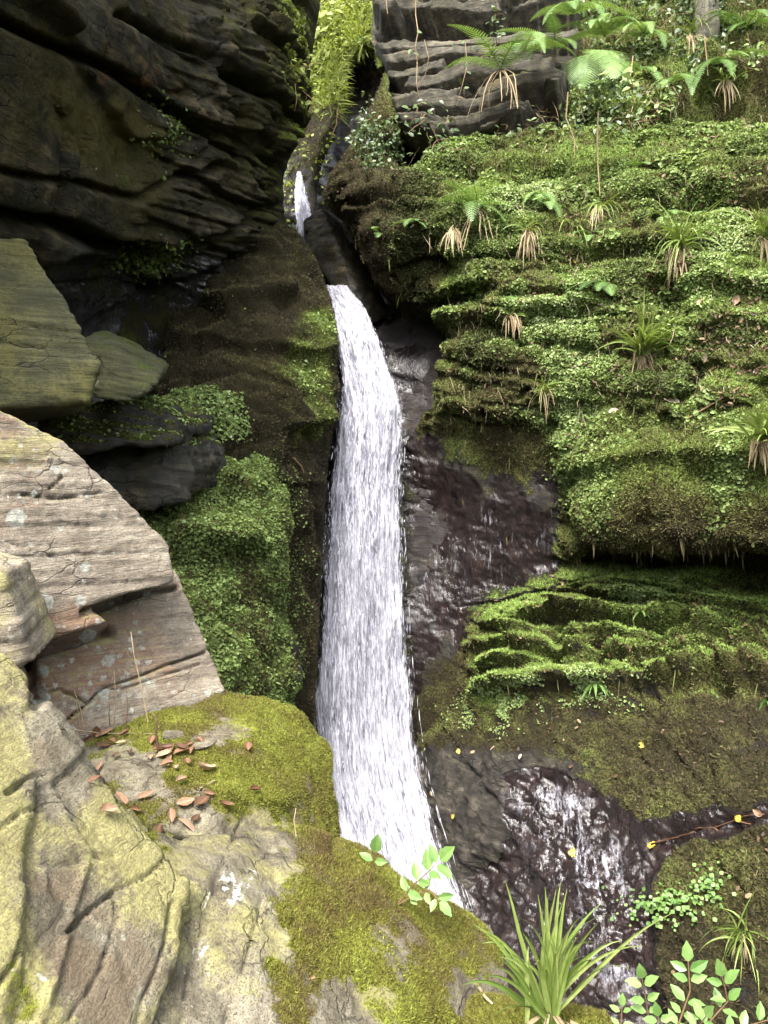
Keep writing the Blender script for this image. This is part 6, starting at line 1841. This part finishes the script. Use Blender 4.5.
def twig(pp, r, label, lift=0.01, mat=None, forks=0, stand=None, name='twig', var=None):
    P = []
    for i, (x, y) in enumerate(pp):
        q, n2 = hit(x, y)
        P.append(q + n2 * lift)
    if stand is not None:
        d = (P[0] - Vector(CAM)).dot(Vector(FWD)) - 0.02
        P = [Vector(at(x, y, d - stand * i)[0]) for i, (x, y) in enumerate(pp)]
    p0 = P[0]; P = [q - p0 for q in P]
    b = MB(); b.tube(P, r, r * 0.5, random.uniform(0.2, 1) if var is None else var, 5)
    for k in range(forks):
        i = random.randrange(1, max(2, len(P) - 1))
        d = (P[min(i + 1, len(P) - 1)] - P[i - 1]).normalized() + Vector((random.gauss(0, .6), random.gauss(0, .3), random.gauss(0, .5)))
        b.tube(curve_pts(d, (P[-1] - P[0]).length * 0.3, 0.1, 4, 0.1, P[i]), r * 0.6, r * 0.3, 0.5, 4)
    return tag(b.build(name, mat or M_STEM, None, p0, smooth=True), label, 'twig')


twig([(200, 790), (215, 784), (235, 775), (262, 769)], .003, 'thin pale twig lying across the moss between the leaves', .008, M_DEAD, var=.8)
twig([(60, 731), (100, 733), (150, 735), (230, 737)], .002, 'very thin straight twig along the slab foot', .006, M_DEAD, var=.7)
twig([(158, 748), (156, 733), (158, 720), (155, 716)], .004, 'short black forked stick standing against the pale slab', stand=.0, forks=1, var=0.0)
twig([(148, 722), (142, 690), (134, 655), (131, 632)], .0022, 'tallest dry straw stem leaning on the pale slab', stand=.004, mat=M_DEAD, var=.8)
twig([(84, 728), (80, 708), (74, 690)], .002, 'dry straw stem nearest the boulder', stand=.004, mat=M_DEAD, var=.8)
twig([(80, 728), (78, 712), (76, 700)], .002, 'short dry straw stem beside the boulder one', stand=.004, mat=M_DEAD, var=.7)
twig([(114, 728), (116, 700), (114, 670)], .0018, 'thin grey stem left of the tallest straw', stand=.004, mat=M_DEAD, var=.5)
twig([(126, 728), (128, 705), (126, 690)], .0022, 'dark reddish stem near the slab middle', stand=.003, var=.3)
twig([(110, 726), (109, 714), (110, 704)], .0022, 'short dark stem near the slab middle', stand=.003, var=.2)
twig([(652, 846), (664, 840), (680, 838), (700, 829), (715, 827), (735, 819), (752, 816)], .009, 'reddish brown stick lying in the side trickle above the cascade', .012, M_FALLEN, 4, var=.15)
twig([(292, 458), (300, 468), (307, 485)], .012, 'forked dark twig lodged on the wet rock left of the fall', .02, None, 2, var=.4)
twig([(690, 418), (715, 402), (740, 388)], .010, 'brown twig lying on the upper mossy wall', .02, None, 1, var=.6)
twig([(340, 905), (352, 920), (368, 930), (378, 950)], .003, 'fine dark rootlet on the moss of the outcrop', .004, None, 2, var=.2)
twig([(294, 955), (308, 968), (320, 980)], .0016, 'single pale straw on the front moss', .004, M_DEAD, var=.9)
twig([(478, 990), (486, 1000), (494, 1006)], .005, 'pale stick end under the strap leaved clump', .006, M_DEAD, var=.9)
twig([(760, 870), (752, 890), (745, 905)], .003, 'long thin straw above the bank tuft', .02, M_DEAD, var=.7)
twig([(296, 836), (294, 820), (296, 808)], .0018, 'thin straw standing from the moss shoulder', stand=.0, mat=M_DEAD, var=.9)

# low grey stones on the mossy ledge
for (x, y, s, lab) in ((205, 745, .045, 'small grey flat stone on the moss beside the leaf drift'), (172, 737, .05, 'flat brown stone at the slab foot among the leaves')):
    q, n2 = hit(x, y)
    pts_ = [tuple(q + Vector((random.uniform(-1, 1) * s, random.uniform(-.7, .7) * s, random.uniform(-.25, .35) * s))) for k in range(14)]
    rock('stone', lab, 'stone', [pts_], 0.004, 2, lambda px, py, V, N: 0.003 * fbm(V * 30, 3, 400), lambda px, py, V, N: dict(lichen=0.2 + 0 * px, moss=-.3 + 0 * px), M_FORE)
